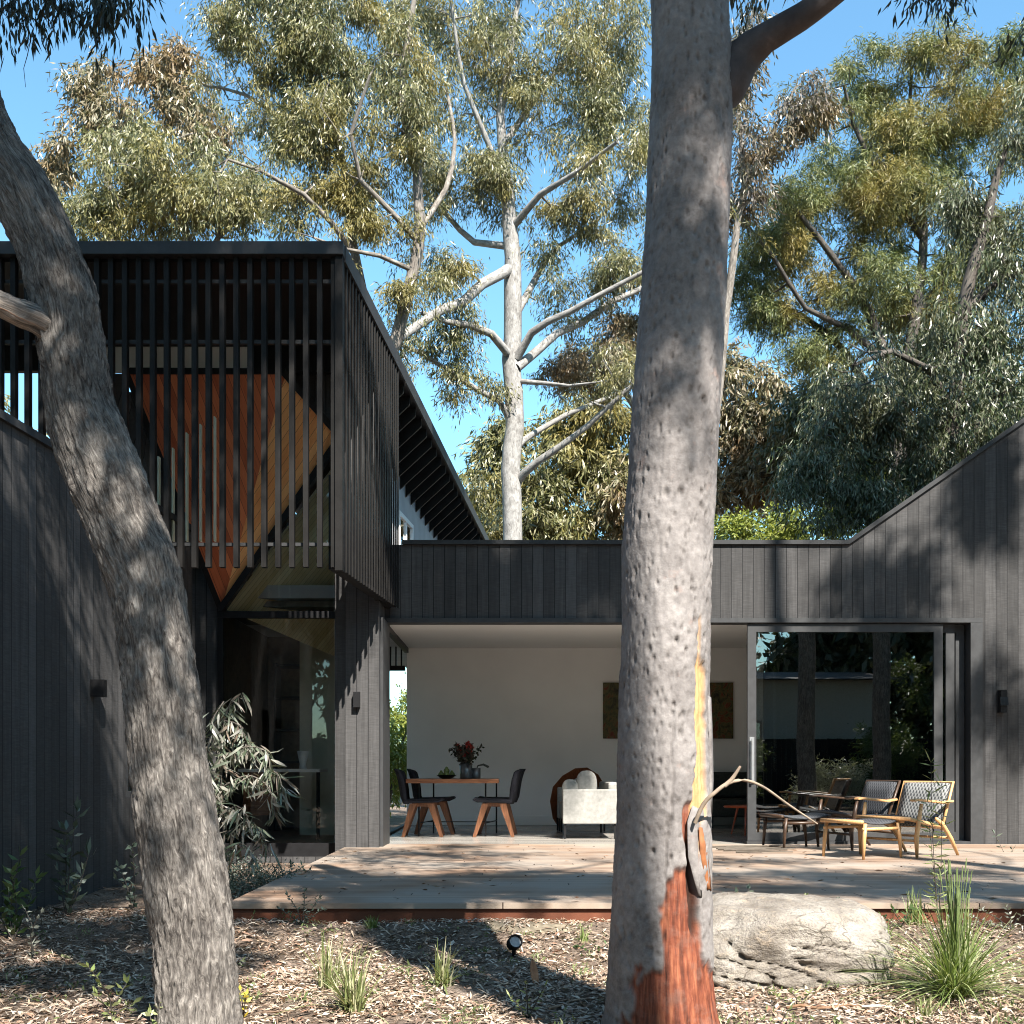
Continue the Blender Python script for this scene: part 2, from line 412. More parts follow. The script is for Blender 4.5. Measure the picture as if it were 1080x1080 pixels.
def grow_tree(name, label, cat, base, limbs, masses, leaf, bmat, lmat, group=None, step=0.5, tip=0.012, wander=0.12, up=0.15, endclumps=5):
    """limbs: list of (pts, radii); masses -> clump centres; leaf = dict(rad, per, L, W, droop...)"""
    t = thing(name, label, cat, base, group)
    if not isinstance(limbs[0][0][0], Vector): endclumps = 0
    paths = []; nodes = []; nr = []
    for pts, rad in limbs:
        p, r = smoothpath(pts, rad, step); p[1:-1] += rng.normal(size=p[1:-1].shape) * r[1:-1, None] * 0.15
        paths.append((p, r)); nodes.append(p[1:]); nr.append(r[1:])
    nodes = list(np.concatenate(nodes)); nr = list(np.concatenate(nr))
    C = sample_mass(masses)
    if endclumps:
        C = np.concatenate([C] + [np.array(pts[-1])[None, :] + rng.normal(size=(endclumps, 3)) * .38 for pts, rad in limbs[1:]] + [(np.array(pts[-2]) * .45 + np.array(pts[-1]) * .55)[None, :] + rng.normal(size=(2, 3)) * .3 for pts, rad in limbs[1:]])
    base0 = np.array(nodes)
    # sort by distance to the given limbs
    dmin = np.array([np.min(np.linalg.norm(base0 - c, axis=1)) for c in C])
    order = np.argsort(dmin)
    arr = np.zeros((len(nodes) + len(C) * 8, 3)); arr[:len(nodes)] = base0; cnt = len(nodes)
    rr = np.zeros(len(arr)); rr[:cnt] = nr
    for k in order:
        c = C[k]
        d = np.linalg.norm(arr[:cnt] - c, axis=1)
        # prefer attaching to something below and thicker
        cost = d + 0.35 * np.maximum(0, arr[:cnt, 2] - c[2]) - 2.0 * np.minimum(rr[:cnt], 0.15)
        a = int(np.argmin(cost)); s = arr[a]; L = d[a]
        if L < 0.05: continue
        m = max(2, int(L / step) + 1)
        tt = np.linspace(0, 1, m + 1)[:, None]
        p = s + (c - s) * tt
        bow = np.sin(tt * PI) * L * wander * rng.normal(size=(1, 3)); bow[:, 2] += (np.sin(tt * PI) * L * up * rng.uniform(-0.6, 1))[:, 0] * -1
        p = p + bow
        p[1:-1] += rng.normal(size=p[1:-1].shape) * 0.05 * min(1, L)
        r0 = min(rr[a] * 0.62, 0.012 + 0.018 * L + 0.02 * min(L, 2)); r0 = max(r0, tip)
        r = np.linspace(r0, tip * 0.6, m + 1)
        paths.append((p, r))
        take = min(m, 7)
        idx = np.linspace(1, m, take).astype(int)
        arr[cnt:cnt + take] = p[idx]; rr[cnt:cnt + take] = r[idx]; cnt += take
    V, Q, UV = tubes(paths, 5)
    npobj('trunk', V, Q, bmat, t, True, True, UV)
    groups = leaf if isinstance(leaf, list) else [leaf]
    lm = lmat
    lf = groups[0]
    V, Q = sprays(C, lf['rad'], lf['per'], lf['L'], lf['W'], lf.get('droop', 0.6), lf.get('nsp', 7), lf.get('flat', 0.75), lf.get('up', 0.1), lf.get('jit', 0.06))
    npobj('crown', V, Q, lm, t)
    return t
# ================================================================== THE HOUSE
house = thing('house', 'black timber clad house with battened upper storey and open living room behind the deck', 'house', (0, 13.2, 0))
def edgeX(Y): return -1.56 + 0.104 * (Y - 10.5)
def roofZ(Y): return 5.70 - 0.053 * (Y - 10.5)
PY = Vector((0, 1, 0))
P3 = lambda x, y, z: Vector((x, y, z))
# --- low front: parapet band and gable
mb = MB()
mb.prism([P3(-1.96, 13.2, 2.618), P3(3.905, 13.2, 2.618), P3(3.905, 13.2, 3.47), P3(-1.96, 13.2, 3.47)], (0, .2, 0))
obj('parapet', mb, M['clad'], house)
mb = MB()
gz_ = lambda x: 3.47 + (x - 3.905) * 0.697
mb.prism([P3(3.905, 13.2, 2.618), P3(5.45, 13.2, 2.618), P3(5.45, 13.2, gz_(5.45)), P3(3.905, 13.2, 3.47)], (0, .2, 0))
mb.prism([P3(5.45, 13.2, -.4), P3(9.6, 13.2, -.4), P3(9.6, 13.2, gz_(9.6)), P3(5.45, 13.2, gz_(5.45))], (0, .2, 0))
obj('gable_wall', mb, M['clad'], house)
mb = MB()
mb.prism([P3(-1.27, 13.165, 3.472), P3(3.905, 13.165, 3.472), P3(9.62, 13.165, gz_(9.62) + .002), P3(9.62, 13.165, gz_(9.62) + .05), P3(3.89, 13.165, 3.52), P3(-1.27, 13.165, 3.52)], (0, .3, 0))
obj('capping', mb, M['capping'], house)
mb = MB().box(-1.3, 3.9, 13.47, 18.0, 3.1, 3.2)
mb.prism([P3(3.9, 13.47, 3.1), P3(9.6, 13.47, gz_(9.6) - .35), P3(9.6, 13.47, gz_(9.6) - .2), P3(3.9, 13.47, 3.2)], (0, 7, 0))
obj('roof', mb, M['black'], house)
mb = MB().box(9.4, 9.6, 13.41, 20.4, -.4, 3.2).box(3.4, 9.4, 20.2, 20.4, -.4, 3.2)
obj('rear_wall', mb, M['clad'], house)
# --- living room
obj('floor', MB().box(-1.62, 7.0, 13.2, 17.62, -.06, -.004), M['floor'], house)
obj('ceiling', MB().box(-1.62, 7.0, 13.402, 17.62, 2.74, 2.8), M['ceil'], house)
mb = MB().box(-1.63, 7.0, 17.625, 17.76, -.06, 2.8).box(7.005, 7.1, 13.402, 17.6, -.06, 2.8)
iw = obj('interior_wall', mb, M['white'], house)
obj('skirting', MB().box(-1.6, 6.99, 17.60, 17.622, 0, .14), M['white'], iw)
# side glazing of the living room: slim frames
obj('window_head', MB().box(-1.66, -1.60, 13.41, 17.6, 2.66, 2.735), M['frame'], house); obj('window_sill', MB().box(-1.66, -1.60, 13.41, 17.6, -.002, .03), M['frame'], house)
# --- opening head and sliding doors
mb = MB().box(-1.474, 5.45, 13.17, 13.4, 2.565, 2.616)
obj('door_head', mb, M['frame'], house)
mb = MB().box(5.31, 5.448, 13.17, 13.4, 0.0, 2.563).box(2.72, 5.308, 13.17, 13.4, -.03, 0.03)
obj('door_frame', mb, M['frame'], house)
def sliding(x0, x1, y, handle=False):
    m = MB()
    m.box(x0, x0 + .10, y, y + .05, .035, 2.555).box(x1 - .10, x1, y, y + .05, .035, 2.555)
    m.box(x0 + .1, x1 - .1, y, y + .05, .035, .13).box(x0 + .1, x1 - .1, y, y + .05, 2.46, 2.555)
    d = obj('sliding_door', m, M['frame'], house)
    obj('pane', MB().box(x0 + .1, x1 - .1, y + .02, y + .028, .13, 2.46), M['glass'], d)
    if handle:
        h = MB().box(x0 + .035, x0 + .06, y - .055, y - .035, .72, 1.22)
        h.box(x0 + .035, x0 + .06, y - .036, y + .0, .74, .77).box(x0 + .035, x0 + .06, y - .036, y + .0, 1.17, 1.2).box(x0 + .02, x0 + .075, y - .012, y - .001, .70, 1.24)
        obj('handle', h, M['steel'], d)
sliding(2.735, 5.0, 13.205, True)
sliding(2.94, 5.16, 13.27)
sliding(3.10, 5.30, 13.335)
# --- pier beside the opening
obj('pier', MB().box(-1.96, -1.475, 12.6, 13.2, -.3, 2.735), M['clad_shade'], house)
obj('door_jamb', MB().box(-1.473, -1.44, 12.72, 13.4, -.02, 2.564), M['frame'], house)
obj('wall_light', MB().box(-1.75, -1.68, 12.53, 12.598, 1.55, 1.72), M['black'], house)
wl = MB().box(5.63, 5.70, 13.10, 13.198, 1.52, 1.78); wl.prism([P3(5.62, 13.08, 1.60), P3(5.71, 13.08, 1.60), P3(5.71, 13.10, 1.70), P3(5.62, 13.10, 1.70)], (0, .02, 0))
obj('wall_light', wl, M['black'], house)

# --- left wing: long side wall running towards the camera
def wx(Y): return -3.53 + 0.072 * (Y - 7.85)
ZT = CAMZ + 2.40
def wallseg(m, y0, y1, z0, z1, th=.2):
    m.prism([P3(wx(y0), y0, z0), P3(wx(y1), y1, z0), P3(wx(y1), y1, z1), P3(wx(y0), y0, z1)], (-th, 0, 0))
mb = MB(); wallseg(mb, 4.2, 9.95, -.6, ZT); wallseg(mb, 10.75, 11.6, -.6, ZT)
wallseg(mb, 9.951, 10.749, -.6, .62); wallseg(mb, 9.951, 10.749, 1.72, ZT)
obj('side_wall', mb, M['clad'], house)
mb = MB(); mb.prism([P3(wx(4.2) + .03, 4.18, ZT + .002), P3(wx(11.6) + .03, 11.6, ZT + .002), P3(wx(11.6) + .03, 11.6, ZT + .06), P3(wx(4.2) + .03, 4.18, ZT + .06)], (-.3, 0, 0))
obj('capping', mb, M['capping'], house)
mb = MB(); mb.prism([P3(wx(9.96) - .06, 9.96, .63), P3(wx(10.74) - .06, 10.74, .63), P3(wx(10.74) - .06, 10.74, 1.71), P3(wx(9.96) - .06, 9.96, 1.71)], (-.012, 0, 0))
ww = MB()
for (a, b_, c, d) in ((9.952, 10.0, .621, 1.719), (10.7, 10.748, .621, 1.719), (10.0, 10.7, .621, .67), (10.0, 10.7, 1.67, 1.719)): wallseg(ww, a, b_, c, d, .09)
wn_ = obj('window', ww, M['frame'], house); obj('pane', mb, M['glass'], wn_)
ww = MB().box(-3.46, -3.32, 9.25, 9.33, 1.46, 1.60).box(-3.46, -3.43, 9.24, 9.34, 1.25, 1.46)
obj('wall_light', ww, M['black'], house)
mb = MB().box(-9, -3.85, 4.3, 11.6, ZT - .25, ZT - .1).box(-9, -8.8, 4.3, 11.6, -.5, ZT - .26).box(-8.79, -4.0, 4.2, 4.4, -.5, ZT - .26)
obj('roof', mb, M['black'], house)

# --- entry bay: dark wall left of the tall glazing
XL = W(233, 0, 12.95).x; XR = -1.962
mb = MB(); mb.prism([P3(-5.0, 12.95, -.5), P3(XL, 12.95, -.5), P3(XL, 12.95, 5.16), P3(-5.0, 12.95, 5.16)], (0, .15, 0))
obj('entry_wall', mb, M['clad_shade'], house)
# tall window with transom, frame legs
zt0 = W(0, 652, 12.9).z; zt1 = W(0, 645, 12.9).z
mb = MB().box(XL - .02, XR - .001, 12.86, 12.94, zt0, zt1).box(XL - .02, XL + .04, 12.87, 12.93, -.05, zt0 + .001)
mb.box(XL + .04, XR - .001, 12.87, 12.93, -.12, .03)
win = obj('window', mb, M['black'], house)
obj('pane', MB().box(XL + .04, XR - .002, 12.9, 12.908, .03, zt0), M['glass_clear'], win)
m2 = MB(); m2.prism([P3(XL + .01, 12.9, zt1), P3(XR - .002, 12.9, zt1), P3(XR - .002, 12.9, W(0, 470, 12.9).z)], (0, .008, 0))
obj('pane', m2, M['glass_clear'], win)
obj('plinth', MB().box(XL - .02, XR - .001, 12.84, 12.95, -.5, -.122), M['clad_shade'], house)
# folded timber soffit: two hardwood facets outside, a pale lining inside the glass
A = W(137, 394, 12.0); B = W(301, 395, 12.2); C = W(234, 641, 12.86); D = W(356, 463, 12.5)
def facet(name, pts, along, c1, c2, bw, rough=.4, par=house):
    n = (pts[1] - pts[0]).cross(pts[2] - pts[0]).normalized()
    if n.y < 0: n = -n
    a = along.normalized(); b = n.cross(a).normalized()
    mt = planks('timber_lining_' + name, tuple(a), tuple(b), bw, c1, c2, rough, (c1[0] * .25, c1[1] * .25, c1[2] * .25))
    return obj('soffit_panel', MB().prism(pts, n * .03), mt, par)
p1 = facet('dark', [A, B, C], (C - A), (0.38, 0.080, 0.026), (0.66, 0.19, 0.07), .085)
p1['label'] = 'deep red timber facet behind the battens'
p2 = facet('warm_lit', [B, D, C], (D - C), (0.72, 0.28, 0.085), (0.92, 0.50, 0.20), .075)  # colour lightened to stand in for sun that the roof keeps off
p2['label'] = 'timber facet folded to the right, its orange lightened in place of sunlight'
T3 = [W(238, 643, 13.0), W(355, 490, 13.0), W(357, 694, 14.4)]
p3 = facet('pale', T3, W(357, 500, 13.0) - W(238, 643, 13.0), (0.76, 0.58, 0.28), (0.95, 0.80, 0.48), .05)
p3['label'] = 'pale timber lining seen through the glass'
mb = MB()
mb.bar(C + P3(0, -.01, -.02), D + P3(.03, -.01, 0.0), .07, .11, (0, 1, 0))
mb.bar(B + P3(-.02, 0, .02), D + P3(.02, 0, .03), .07, .07, (0, 1, 0))
mb.bar(A + P3(-.03, 0, .02), B + P3(0, 0, .03), .05, .06)
mb.bar(A + P3(-.03, 0, 0), C + P3(-.02, 0, 0), .06, .03, (0, 1, 0))
obj('soffit_trim', mb, M['black'], house)
# closing facets round the fold
mb = MB()
B2 = P3(B.x, 12.93, B.z + .02); A2 = P3(A.x, 12.93, A.z + .02)
mb.prism([A + P3(0, 0, .035), B + P3(0, 0, .035), B2, A2], (0, 0, .03))
mb.prism([A + P3(-.02, .03, 0), C + P3(-.02, .05, 0), P3(A.x - .02, 12.93, A.z)], (-.03, 0, 0))
mb.prism([W(296, 345, 12.55), W(355, 345, 12.55), W(355, 461, 12.55), W(301, 396, 12.55)], (0, .1, 0))
obj('upper_wall', mb, M['clad_shade'], house)
mb = MB(); mb.prism([W(108, 392, 12.3), W(262, 392, 12.3), W(262, 366, 12.3), W(108, 366, 12.3)], (0, .05, 0))
obj('upper_panel', mb, M['ceil'], house)
mb = MB(); mb.prism([W(112, 394, 12.0), W(128, 394, 12.0), W(208, 590, 12.8), W(190, 620, 12.8), W(112, 480, 12.4)], (0, .03, 0))
obj('sloping_wall', mb, M['clad'], house)
mb = MB(); mb.box(W(262, 0, 12.3).x + .01, -1.5, 12.3, 12.4, W(0, 392, 12.3).z, roofZ(12.3) - .14)
mb.box(W(108, 0, 12.3).x, W(262, 0, 12.3).x, 12.3, 12.38, W(0, 365, 12.3).z, roofZ(12.3) - .14)
mb.box(-9, W(108, 0, 12.3).x - .01, 12.3, 12.38, W(0, 391, 12.3).z, roofZ(12.3) - .14)
obj('upper_wall', mb, M['black'], house)
# thin pale strips painted in for the bright slivers between the battens
sliver_paint = simple('bright_sliver_paint', (0.72, 0.74, 0.58), .5, .3, var=.05)
for px, y0 in ((152, 508), (167, 482), (182, 473), (196.5, 457), (211, 448), (226, 440)):
    a = W(px, y0, 11.05); b = W(px, 571, 11.05)
    obj('bright_sliver', MB().box(a.x, a.x + .013, 11.02, 11.08, b.z, a.z), sliver_paint, house)
# --- batten screens
mb = MB(); Yb = 10.5; sp = 14.7 / FPX * Yb; x = W(351.5, 0, Yb).x
while x > -6.6:
    z0 = 2.735 if x > -3.36 else ZT + .065
    mb.box(x - .023, x + .023, Yb, Yb + .07, z0 + random.uniform(-.003, .003), 5.60); x -= sp
obj('batten_screen', mb, M['batten'], house)
mb = MB().box(-6.6, -1.66, 10.575, 10.615, 2.945, 2.975).box(-6.6, -1.66, 10.575, 10.62, 5.385, 5.42).box(-6.6, -1.66, 10.575, 10.62, 4.825, 4.86)
obj('screen_rail', mb, M['capping'], house)  # rails coloured lighter than the battens to stand for sun on them
obj('corner_post', MB().box(-1.63, -1.56, 10.47, 10.6, 2.70, 5.60), M['batten'], house)
mb = MB(); Y = 10.65
while Y < 13.1:
    X = edgeX(Y); mb.box(X - .014, X, Y, Y + .052, 2.71, roofZ(Y) - .13); Y += .118
obj('side_batten_screen', mb, M['batten'], house)
mb = MB(); mb.prism([P3(edgeX(10.64) - .12, 10.64, 2.74), P3(edgeX(12.60) - .12, 12.60, 2.74), P3(edgeX(12.60) - .12, 12.60, 3.62), P3(edgeX(10.64) - .12, 10.64, 3.62)], (-.05, 0, 0))
obj('side_screen_shade_strip', mb, M['black'], house)  # solid strip added behind the side battens to shade the pier
mb = MB(); mb.prism([P3(edgeX(12.62) - .12, 12.62, 2.735), P3(edgeX(13.19) - .12, 13.19, 2.735), P3(edgeX(13.19) - .12, 13.19, roofZ(13.2) - .14), P3(edgeX(12.62) - .12, 12.62, roofZ(12.6) - .14)], (-.05, 0, 0))
obj('side_screen_backing', mb, M['black'], house)
# underside over the pier
obj('underside', MB().prism([P3(-1.66, 10.62, 2.737), P3(edgeX(10.62) - .055, 10.62, 2.737), P3(edgeX(13.15) - .055, 13.15, 2.737), P3(edgeX(13.15) - .12, 13.15, 2.737)], (0, 0, .05)), M['black'], house)
obj('upper_pier', MB().box(-1.96, -1.475, 12.6, 12.9, 2.737, 5.40), M['clad_shade'], house)
# roof of the upper storey, fascia and verge
def slope(m, x0a, x1a, y0, x0b, x1b, y1, th=.12, dz=0):
    m.add([(x0a, y0, roofZ(y0) + dz), (x1a, y0, roofZ(y0) + dz), (x1b, y1, roofZ(y1) + dz), (x0b, y1, roofZ(y1) + dz),
           (x0a, y0, roofZ(y0) + dz - th), (x1a, y0, roofZ(y0) + dz - th), (x1b, y1, roofZ(y1) + dz - th), (x0b, y1, roofZ(y1) + dz - th)],
          [(0, 1, 2, 3), (7, 6, 5, 4), (0, 4, 5, 1), (1, 5, 6, 2), (2, 6, 7, 3), (3, 7, 4, 0)])
mb = MB(); slope(mb, -3.6, edgeX(10.56) - .012, 10.56, -3.6, edgeX(21.3) - .012, 21.3); slope(mb, -9, -3.602, 10.56, -9, -3.602, 12.95)
obj('roof', mb, M['black'], house)
mb = MB().box(-9, -1.552, 10.44, 10.555, 5.60, 5.715)
mb.add([(edgeX(y) + dx, y, roofZ(y) + dz) for y in (10.556, 21.3) for dx, dz in ((-.01, -.125), (.012, -.125), (.012, .03), (-.01, .03))],
       [(0, 1, 2, 3), (7, 6, 5, 4), (0, 4, 5, 1), (1, 5, 6, 2), (2, 6, 7, 3), (3, 7, 4, 0)])
obj('fascia', mb, M['capping'], house)
Y = 13.45
while Y < 21.2:
    Xe = edgeX(Y) - .03; ze = roofZ(Y) - .125
    obj('eave_blade', MB().prism([P3(Xe, Y, ze), P3(Xe, Y, ze - .10), P3(Xe - .50, Y, ze - .56), P3(Xe - .50, Y, ze)], (0, .045, 0)), M['batten'], house); Y += .38
mb = MB(); mb.prism([P3(edgeX(13.45) - .54, 13.45, 2.76), P3(edgeX(21.2) - .54, 21.2, 2.76), P3(edgeX(21.2) - .54, 21.2, roofZ(21.2) - .13), P3(edgeX(13.45) - .54, 13.45, roofZ(13.45) - .13)], (-.12, 0, 0))
mb.box(-3.6, edgeX(21.2) - .7, 21.05, 21.2, 2.76, roofZ(21.2) - .14).box(-3.6, -3.5, 13.2, 21.0, 2.76, roofZ(21.2) - .14)
obj('upper_side_wall', mb, M['grey_wall'], house)
xw = lambda Y: edgeX(Y) - .54
mb = MB(); 
for y0, y1, z0, z1 in ((15.6, 15.66, 3.7, 4.42), (16.54, 16.6, 3.7, 4.42), (15.66, 16.54, 4.36, 4.42), (15.66, 16.54, 3.7, 3.76), (16.08, 16.12, 3.76, 4.36)):
    mb.prism([P3(xw(y0), y0, z0), P3(xw(y1), y1, z0), P3(xw(y1), y1, z1), P3(xw(y0), y0, z1)], (.03, 0, 0))
w3 = obj('window', mb, M['ceil'], house)
mb = MB(); mb.prism([P3(xw(15.66), 15.66, 3.76), P3(xw(16.54), 16.54, 3.76), P3(xw(16.54), 16.54, 4.36), P3(xw(15.66), 15.66, 4.36)], (.008, 0, 0))
obj('pane', mb, M['glass'], w3)
obj('upper_floor', MB().box(-3.6, -2.05, 13.2, 15.0, 2.85, 3.0).box(-3.6, -1.72, 15.01, 21.0, 2.762, 3.0), M['grey_wall'], house)
# screened end of the side court (seen past the pier)
mb = MB()
z0 = W(0, 707, 17.62).z; z1 = W(0, 702, 17.62).z
mb.box(-2.7, -1.66, 17.62, 17.72, z0, z1)
x = -2.66
while x < -1.67: mb.box(x, x + .022, 17.63, 17.67, z1, 2.95); x += .085
obj('court_screen', mb, M['black'], house)
# entry interior
ei = obj('entry_interior', MB().box(-3.5, -1.97, 16.3, 16.4, -.05, 2.76).box(-3.6, -3.5, 13.12, 16.4, -.05, 2.76).box(-3.5, -1.97, 13.1, 16.3, -.1, -.01).box(-3.5, -1.97, 13.3, 16.3, 2.765, 2.83), simple('brown_entry_interior', (.16, .135, .11), .7, .3), house)
pp = MB().box(W(316, 0, 14.9).x, -1.99, 14.9, 14.96, 0, 2.7)
obj('partition', pp, simple('sage_grey_partition', (.62, .62, .50), .7, .2, var=.06), house)
mb = MB().box(-2.02, -1.964, 12.96, 14.85, -.05, 2.7)
obj('side_lining', mb, M['white'], house)

dkp = thing('desk', 'low brown desk with a drawer box inside the tall entry window', 'desk', (-2.9, 14.2, 0))
obj('desk_top', MB().box(-3.35, -2.35, 13.9, 14.5, .83, .87), M['ceil'], dkp); obj('drawer_box', MB().box(-3.3, -2.95, 13.95, 14.45, .30, .829), M['tabletop'], dkp)
for x in (-3.32, -2.4): obj('leg', MB().box(x, x + .04, 13.95, 13.99, 0, .829 if x > -3 else .299), M['black'], dkp)
vl = tag(obj('vase', MB().lathe([(0, 0), (.05, 0), (.04, .06), (.075, .22), (.065, .22), (.03, .06), (0, .02)], 18), M['ceil'], None, False, True), 'white flared vase on the desk inside the entry window', 'vase'); vl.location = (-2.6, 14.15, .871)
bs = thing('bookshelf', 'tall dark bookshelf at the back of the entry room', 'bookshelf', (-2.9, 16.1, 0))
m = MB()
for z in (.02, .5, .95, 1.4, 1.85, 2.3): m.box(-3.3, -2.5, 15.9, 16.28, z, z + .03)
m.box(-3.33, -3.301, 15.9, 16.28, 0, 2.35).box(-2.499, -2.47, 15.9, 16.28, 0, 2.35); obj('shelves', m, M['frame'], bs)
# ================================================================== DECK
deck = thing('timber_deck', 'weathered hardwood deck of long boards in front of the open living room', 'deck', (2, 10, 0))
obj('deck_boards', MB().box(-1.86, 10.5, 7.40, 13.165, -.035, 0).box(-1.86, -1.478, 13.166, 13.19, -.035, -.001), M['deck'], deck)
obj('deck_edge', MB().box(-1.85, 10.5, 7.425, 7.46, -.30, -.036).box(-1.84, -1.80, 7.461, 12.5, -.30, -.036), M['deckside'], deck)

# ================================================================== FURNITURE INDOORS
TY = 14.55
tb = thing('dining_table', 'dining table with reddish timber top on thin black rod legs between the dark chairs', 'table', (-.75, 15.0, 0))
obj('table_top', MB().box(-1.36, -.17, TY, TY + .95, .685, .74), M['tabletop'], tb, bevel=.006)
for x, y in ((-1.20, TY + .12), (-.34, TY + .12), (-1.06, TY + .83), (-.21, TY + .83)):
    obj('leg', MB().tube([(x, y, 0), (x, y, .684)], .011), M['black'], tb)
obj('leg_brace', MB().bar((-1.20, TY + .12, .17), (-1.06, TY + .83, .17), .012, .012).bar((-.34, TY + .12, .17), (-.21, TY + .83, .17), .012, .012).bar((-1.13, TY + .48, .17), (-.275, TY + .48, .17), .012, .012), M['black'], tb)
def dining_chair():     # faces +x, origin on the floor
    t = thing('dining_chair', '', 'chair')
    m = MB(); n = 8
    # upholstered seat
    m.prism([P3(-.24, -.23, .43), P3(.20, -.235, .44), P3(.27, -.2, .47), P3(.25, -.2, .50), P3(.18, -.23, .49), P3(-.24, -.23, .48)], (0, .46, 0))
    obj('seat', m, M['fabric'], t, False, bevel=.02)
    V = []; F = []; K = 9
    prof = [(-.20, .42), (-.235, .50), (-.25, .60), (-.27, .72), (-.30, .82), (-.325, .87)]
    m = MB()
    for s, off in ((0, 0.0), (1, -.045)):
        for i, (x, z) in enumerate(prof):
            for k in range(K):
                u = -1 + 2 * k / (K - 1); wdt = .22 - .025 * max(0, i - 3) * .5
                rib = .008 * math.cos(u * 6 * PI) if not s else 0
                m.v.append((x + off + .05 * u * u - .02 + rib * (i > 1), u * wdt, z - (.025 * u * u if i == len(prof) - 1 else 0)))
    np_ = len(prof)
    idx = lambda s, i, k: s * np_ * K + i * K + k
    for i in range(np_ - 1):
        for k in range(K - 1):
            m.f.append((idx(0, i, k), idx(0, i, k + 1), idx(0, i + 1, k + 1), idx(0, i + 1, k)))
            m.f.append((idx(1, i, k), idx(1, i + 1, k), idx(1, i + 1, k + 1), idx(1, i, k + 1)))
    for k in range(K - 1):
        m.f.append((idx(0, np_ - 1, k), idx(0, np_ - 1, k + 1), idx(1, np_ - 1, k + 1), idx(1, np_ - 1, k)))
        m.f.append((idx(0, 0, k + 1), idx(0, 0, k), idx(1, 0, k), idx(1, 0, k + 1)))
    for i in range(np_ - 1):
        m.f.append((idx(0, i, 0), idx(0, i + 1, 0), idx(1, i + 1, 0), idx(1, i, 0)))
        m.f.append((idx(0, i + 1, K - 1), idx(0, i, K - 1), idx(1, i, K - 1), idx(1, i + 1, K - 1)))
    obj('backrest', m, M['fabric'], t, False, True)
    for y in (-.19, .19):
        for a, b in ((.10, .24), (-.12, -.25)):
            obj('leg', MB().prism([P3(a - .045, y - .022, .428), P3(a + .045, y - .022, .428), P3(b + .022, y - .022, 0), P3(b - .022, y - .022, 0)], (0, .044, 0)), M['chairwood'], t, False)
    obj('seat_rail', MB().box(-.14, .12, -.165, -.145, .385, .427), M['chairwood'], t, False); obj('seat_rail', MB().box(-.14, .12, .145, .165, .385, .427), M['chairwood'], t, False)
    return t
def dup(root, loc, rotz, label=None, group=None):
    r = root.copy(); COL.objects.link(r); r.location = loc; r.rotation_euler = (0, 0, rotz)
    if label: r['label'] = label
    if group: r['group'] = group
    for ch in list(root.children):
        c = ch.copy(); COL.objects.link(c); c.parent = r
        for g in ch.children:
            d = g.copy(); COL.objects.link(d); d.parent = c
    return r
ch0 = dining_chair()
spots = [(-1.14, 14.72, 0.0, 'charcoal dining chair left of the table, nearest the deck'),
         (-1.03, 15.32, 0.0, 'charcoal dining chair left of the table, the farther one by the back wall'),
         (-.24, 14.72, PI, 'charcoal dining chair right of the table, nearest the deck'),
         (-.20, 15.32, PI, 'charcoal dining chair right of the table, mostly behind its neighbour')]
for i, (x, y, a, lb) in enumerate(spots):
    if i == 0:
        ch0.location = (x, y, 0); ch0.rotation_euler = (0, 0, a); ch0['label'] = lb; ch0['group'] = 'chairs round the dining table'
    else: dup(ch0, (x, y, 0), a, lb, 'chairs round the dining table')
# vase, flowers, pot, fruit
vz = thing('flower_vase', 'dark ribbed glass vase full of red flowers on the dining table', 'vase', (-.60, 14.85, .741))
m = MB(); prof = [(0, .0), (.075, 0), (.08, .01), (.082, .2), (.074, .2), (.07, .02), (0, .02)]
m.lathe([(r * 1.0, z) for r, z in prof], 24); obj('vessel', m, simple('smoked_glass', (.06, .065, .07), .15, .6), vz, False, True)
st = MB(); hv = []; fl = []
for i in range(30):
    a = rng.uniform(0, 2 * PI); L = rng.uniform(.14, .32); sp_ = rng.uniform(.1, .85)
    d = Vector((math.cos(a) * sp_, math.sin(a) * sp_, 1)).normalized()
    p0 = Vector((0, 0, .12)); p1 = p0 + d * L + Vector((0, 0, .04)); p2 = p1 + Vector((d.x * .08, d.y * .08, -.02))
    st.tube([p0, p0 + d * L * .5, p1, p2], [.004, .003, .003, .002], 5)
    for t_ in (0.4, .5, .6, .7, .8, .9, 1): hv.append(p0.lerp(p2, t_))
    if i % 3 == 0: fl.append(p1)
obj('stems', st, simple('dark_green_stem', (.03, .045, .02), .6), vz, False)
C_ = np.array([list(h) for h in hv]); n = len(C_) * 4; Pp = np.repeat(C_, 4, 0); D_ = unit(rng.normal(size=(n, 3)) + [0, 0, .2])
V, Q = leafmesh(Pp, D_, np.full(n, .055), np.full(n, .032)); npobj('leaves', V, Q, leafmat('vase_leaf', [(.015, .025, .012), (.05, .035, .03)], .1), vz, False)
C_ = np.array([list(h) for h in fl]); n = len(C_) * 40; Pp = np.repeat(C_, 40, 0); D_ = unit(rng.normal(size=(n, 3)))
V, Q = leafmesh(Pp, D_, np.full(n, .045), np.full(n, .022)); npobj('flowers', V, Q, leafmat('red_petal', [(.30, .02, .02), (.42, .05, .03)], .2), vz, False)
pot = tag(obj('pewter_pot', MB().lathe([(0, 0), (.06, 0), (.064, .01), (.064, .14), (.058, .14), (.055, .02), (0, .02)], 22), simple('pewter', (.12, .12, .125), .35, .5, .5), None, False, True), 'small dark pot with a drooping sprig beside the flower vase', 'pot')
pot.location = (-.475, 14.9, .741)
obj('sprig', MB().tube([(0, 0, .1), (.03, 0, .17), (.10, 0, .185), (.17, 0, .15)], [.006, .01, .014, .016], 6), simple('dried_sprig', (.06, .06, .05), .7), pot, False, True)
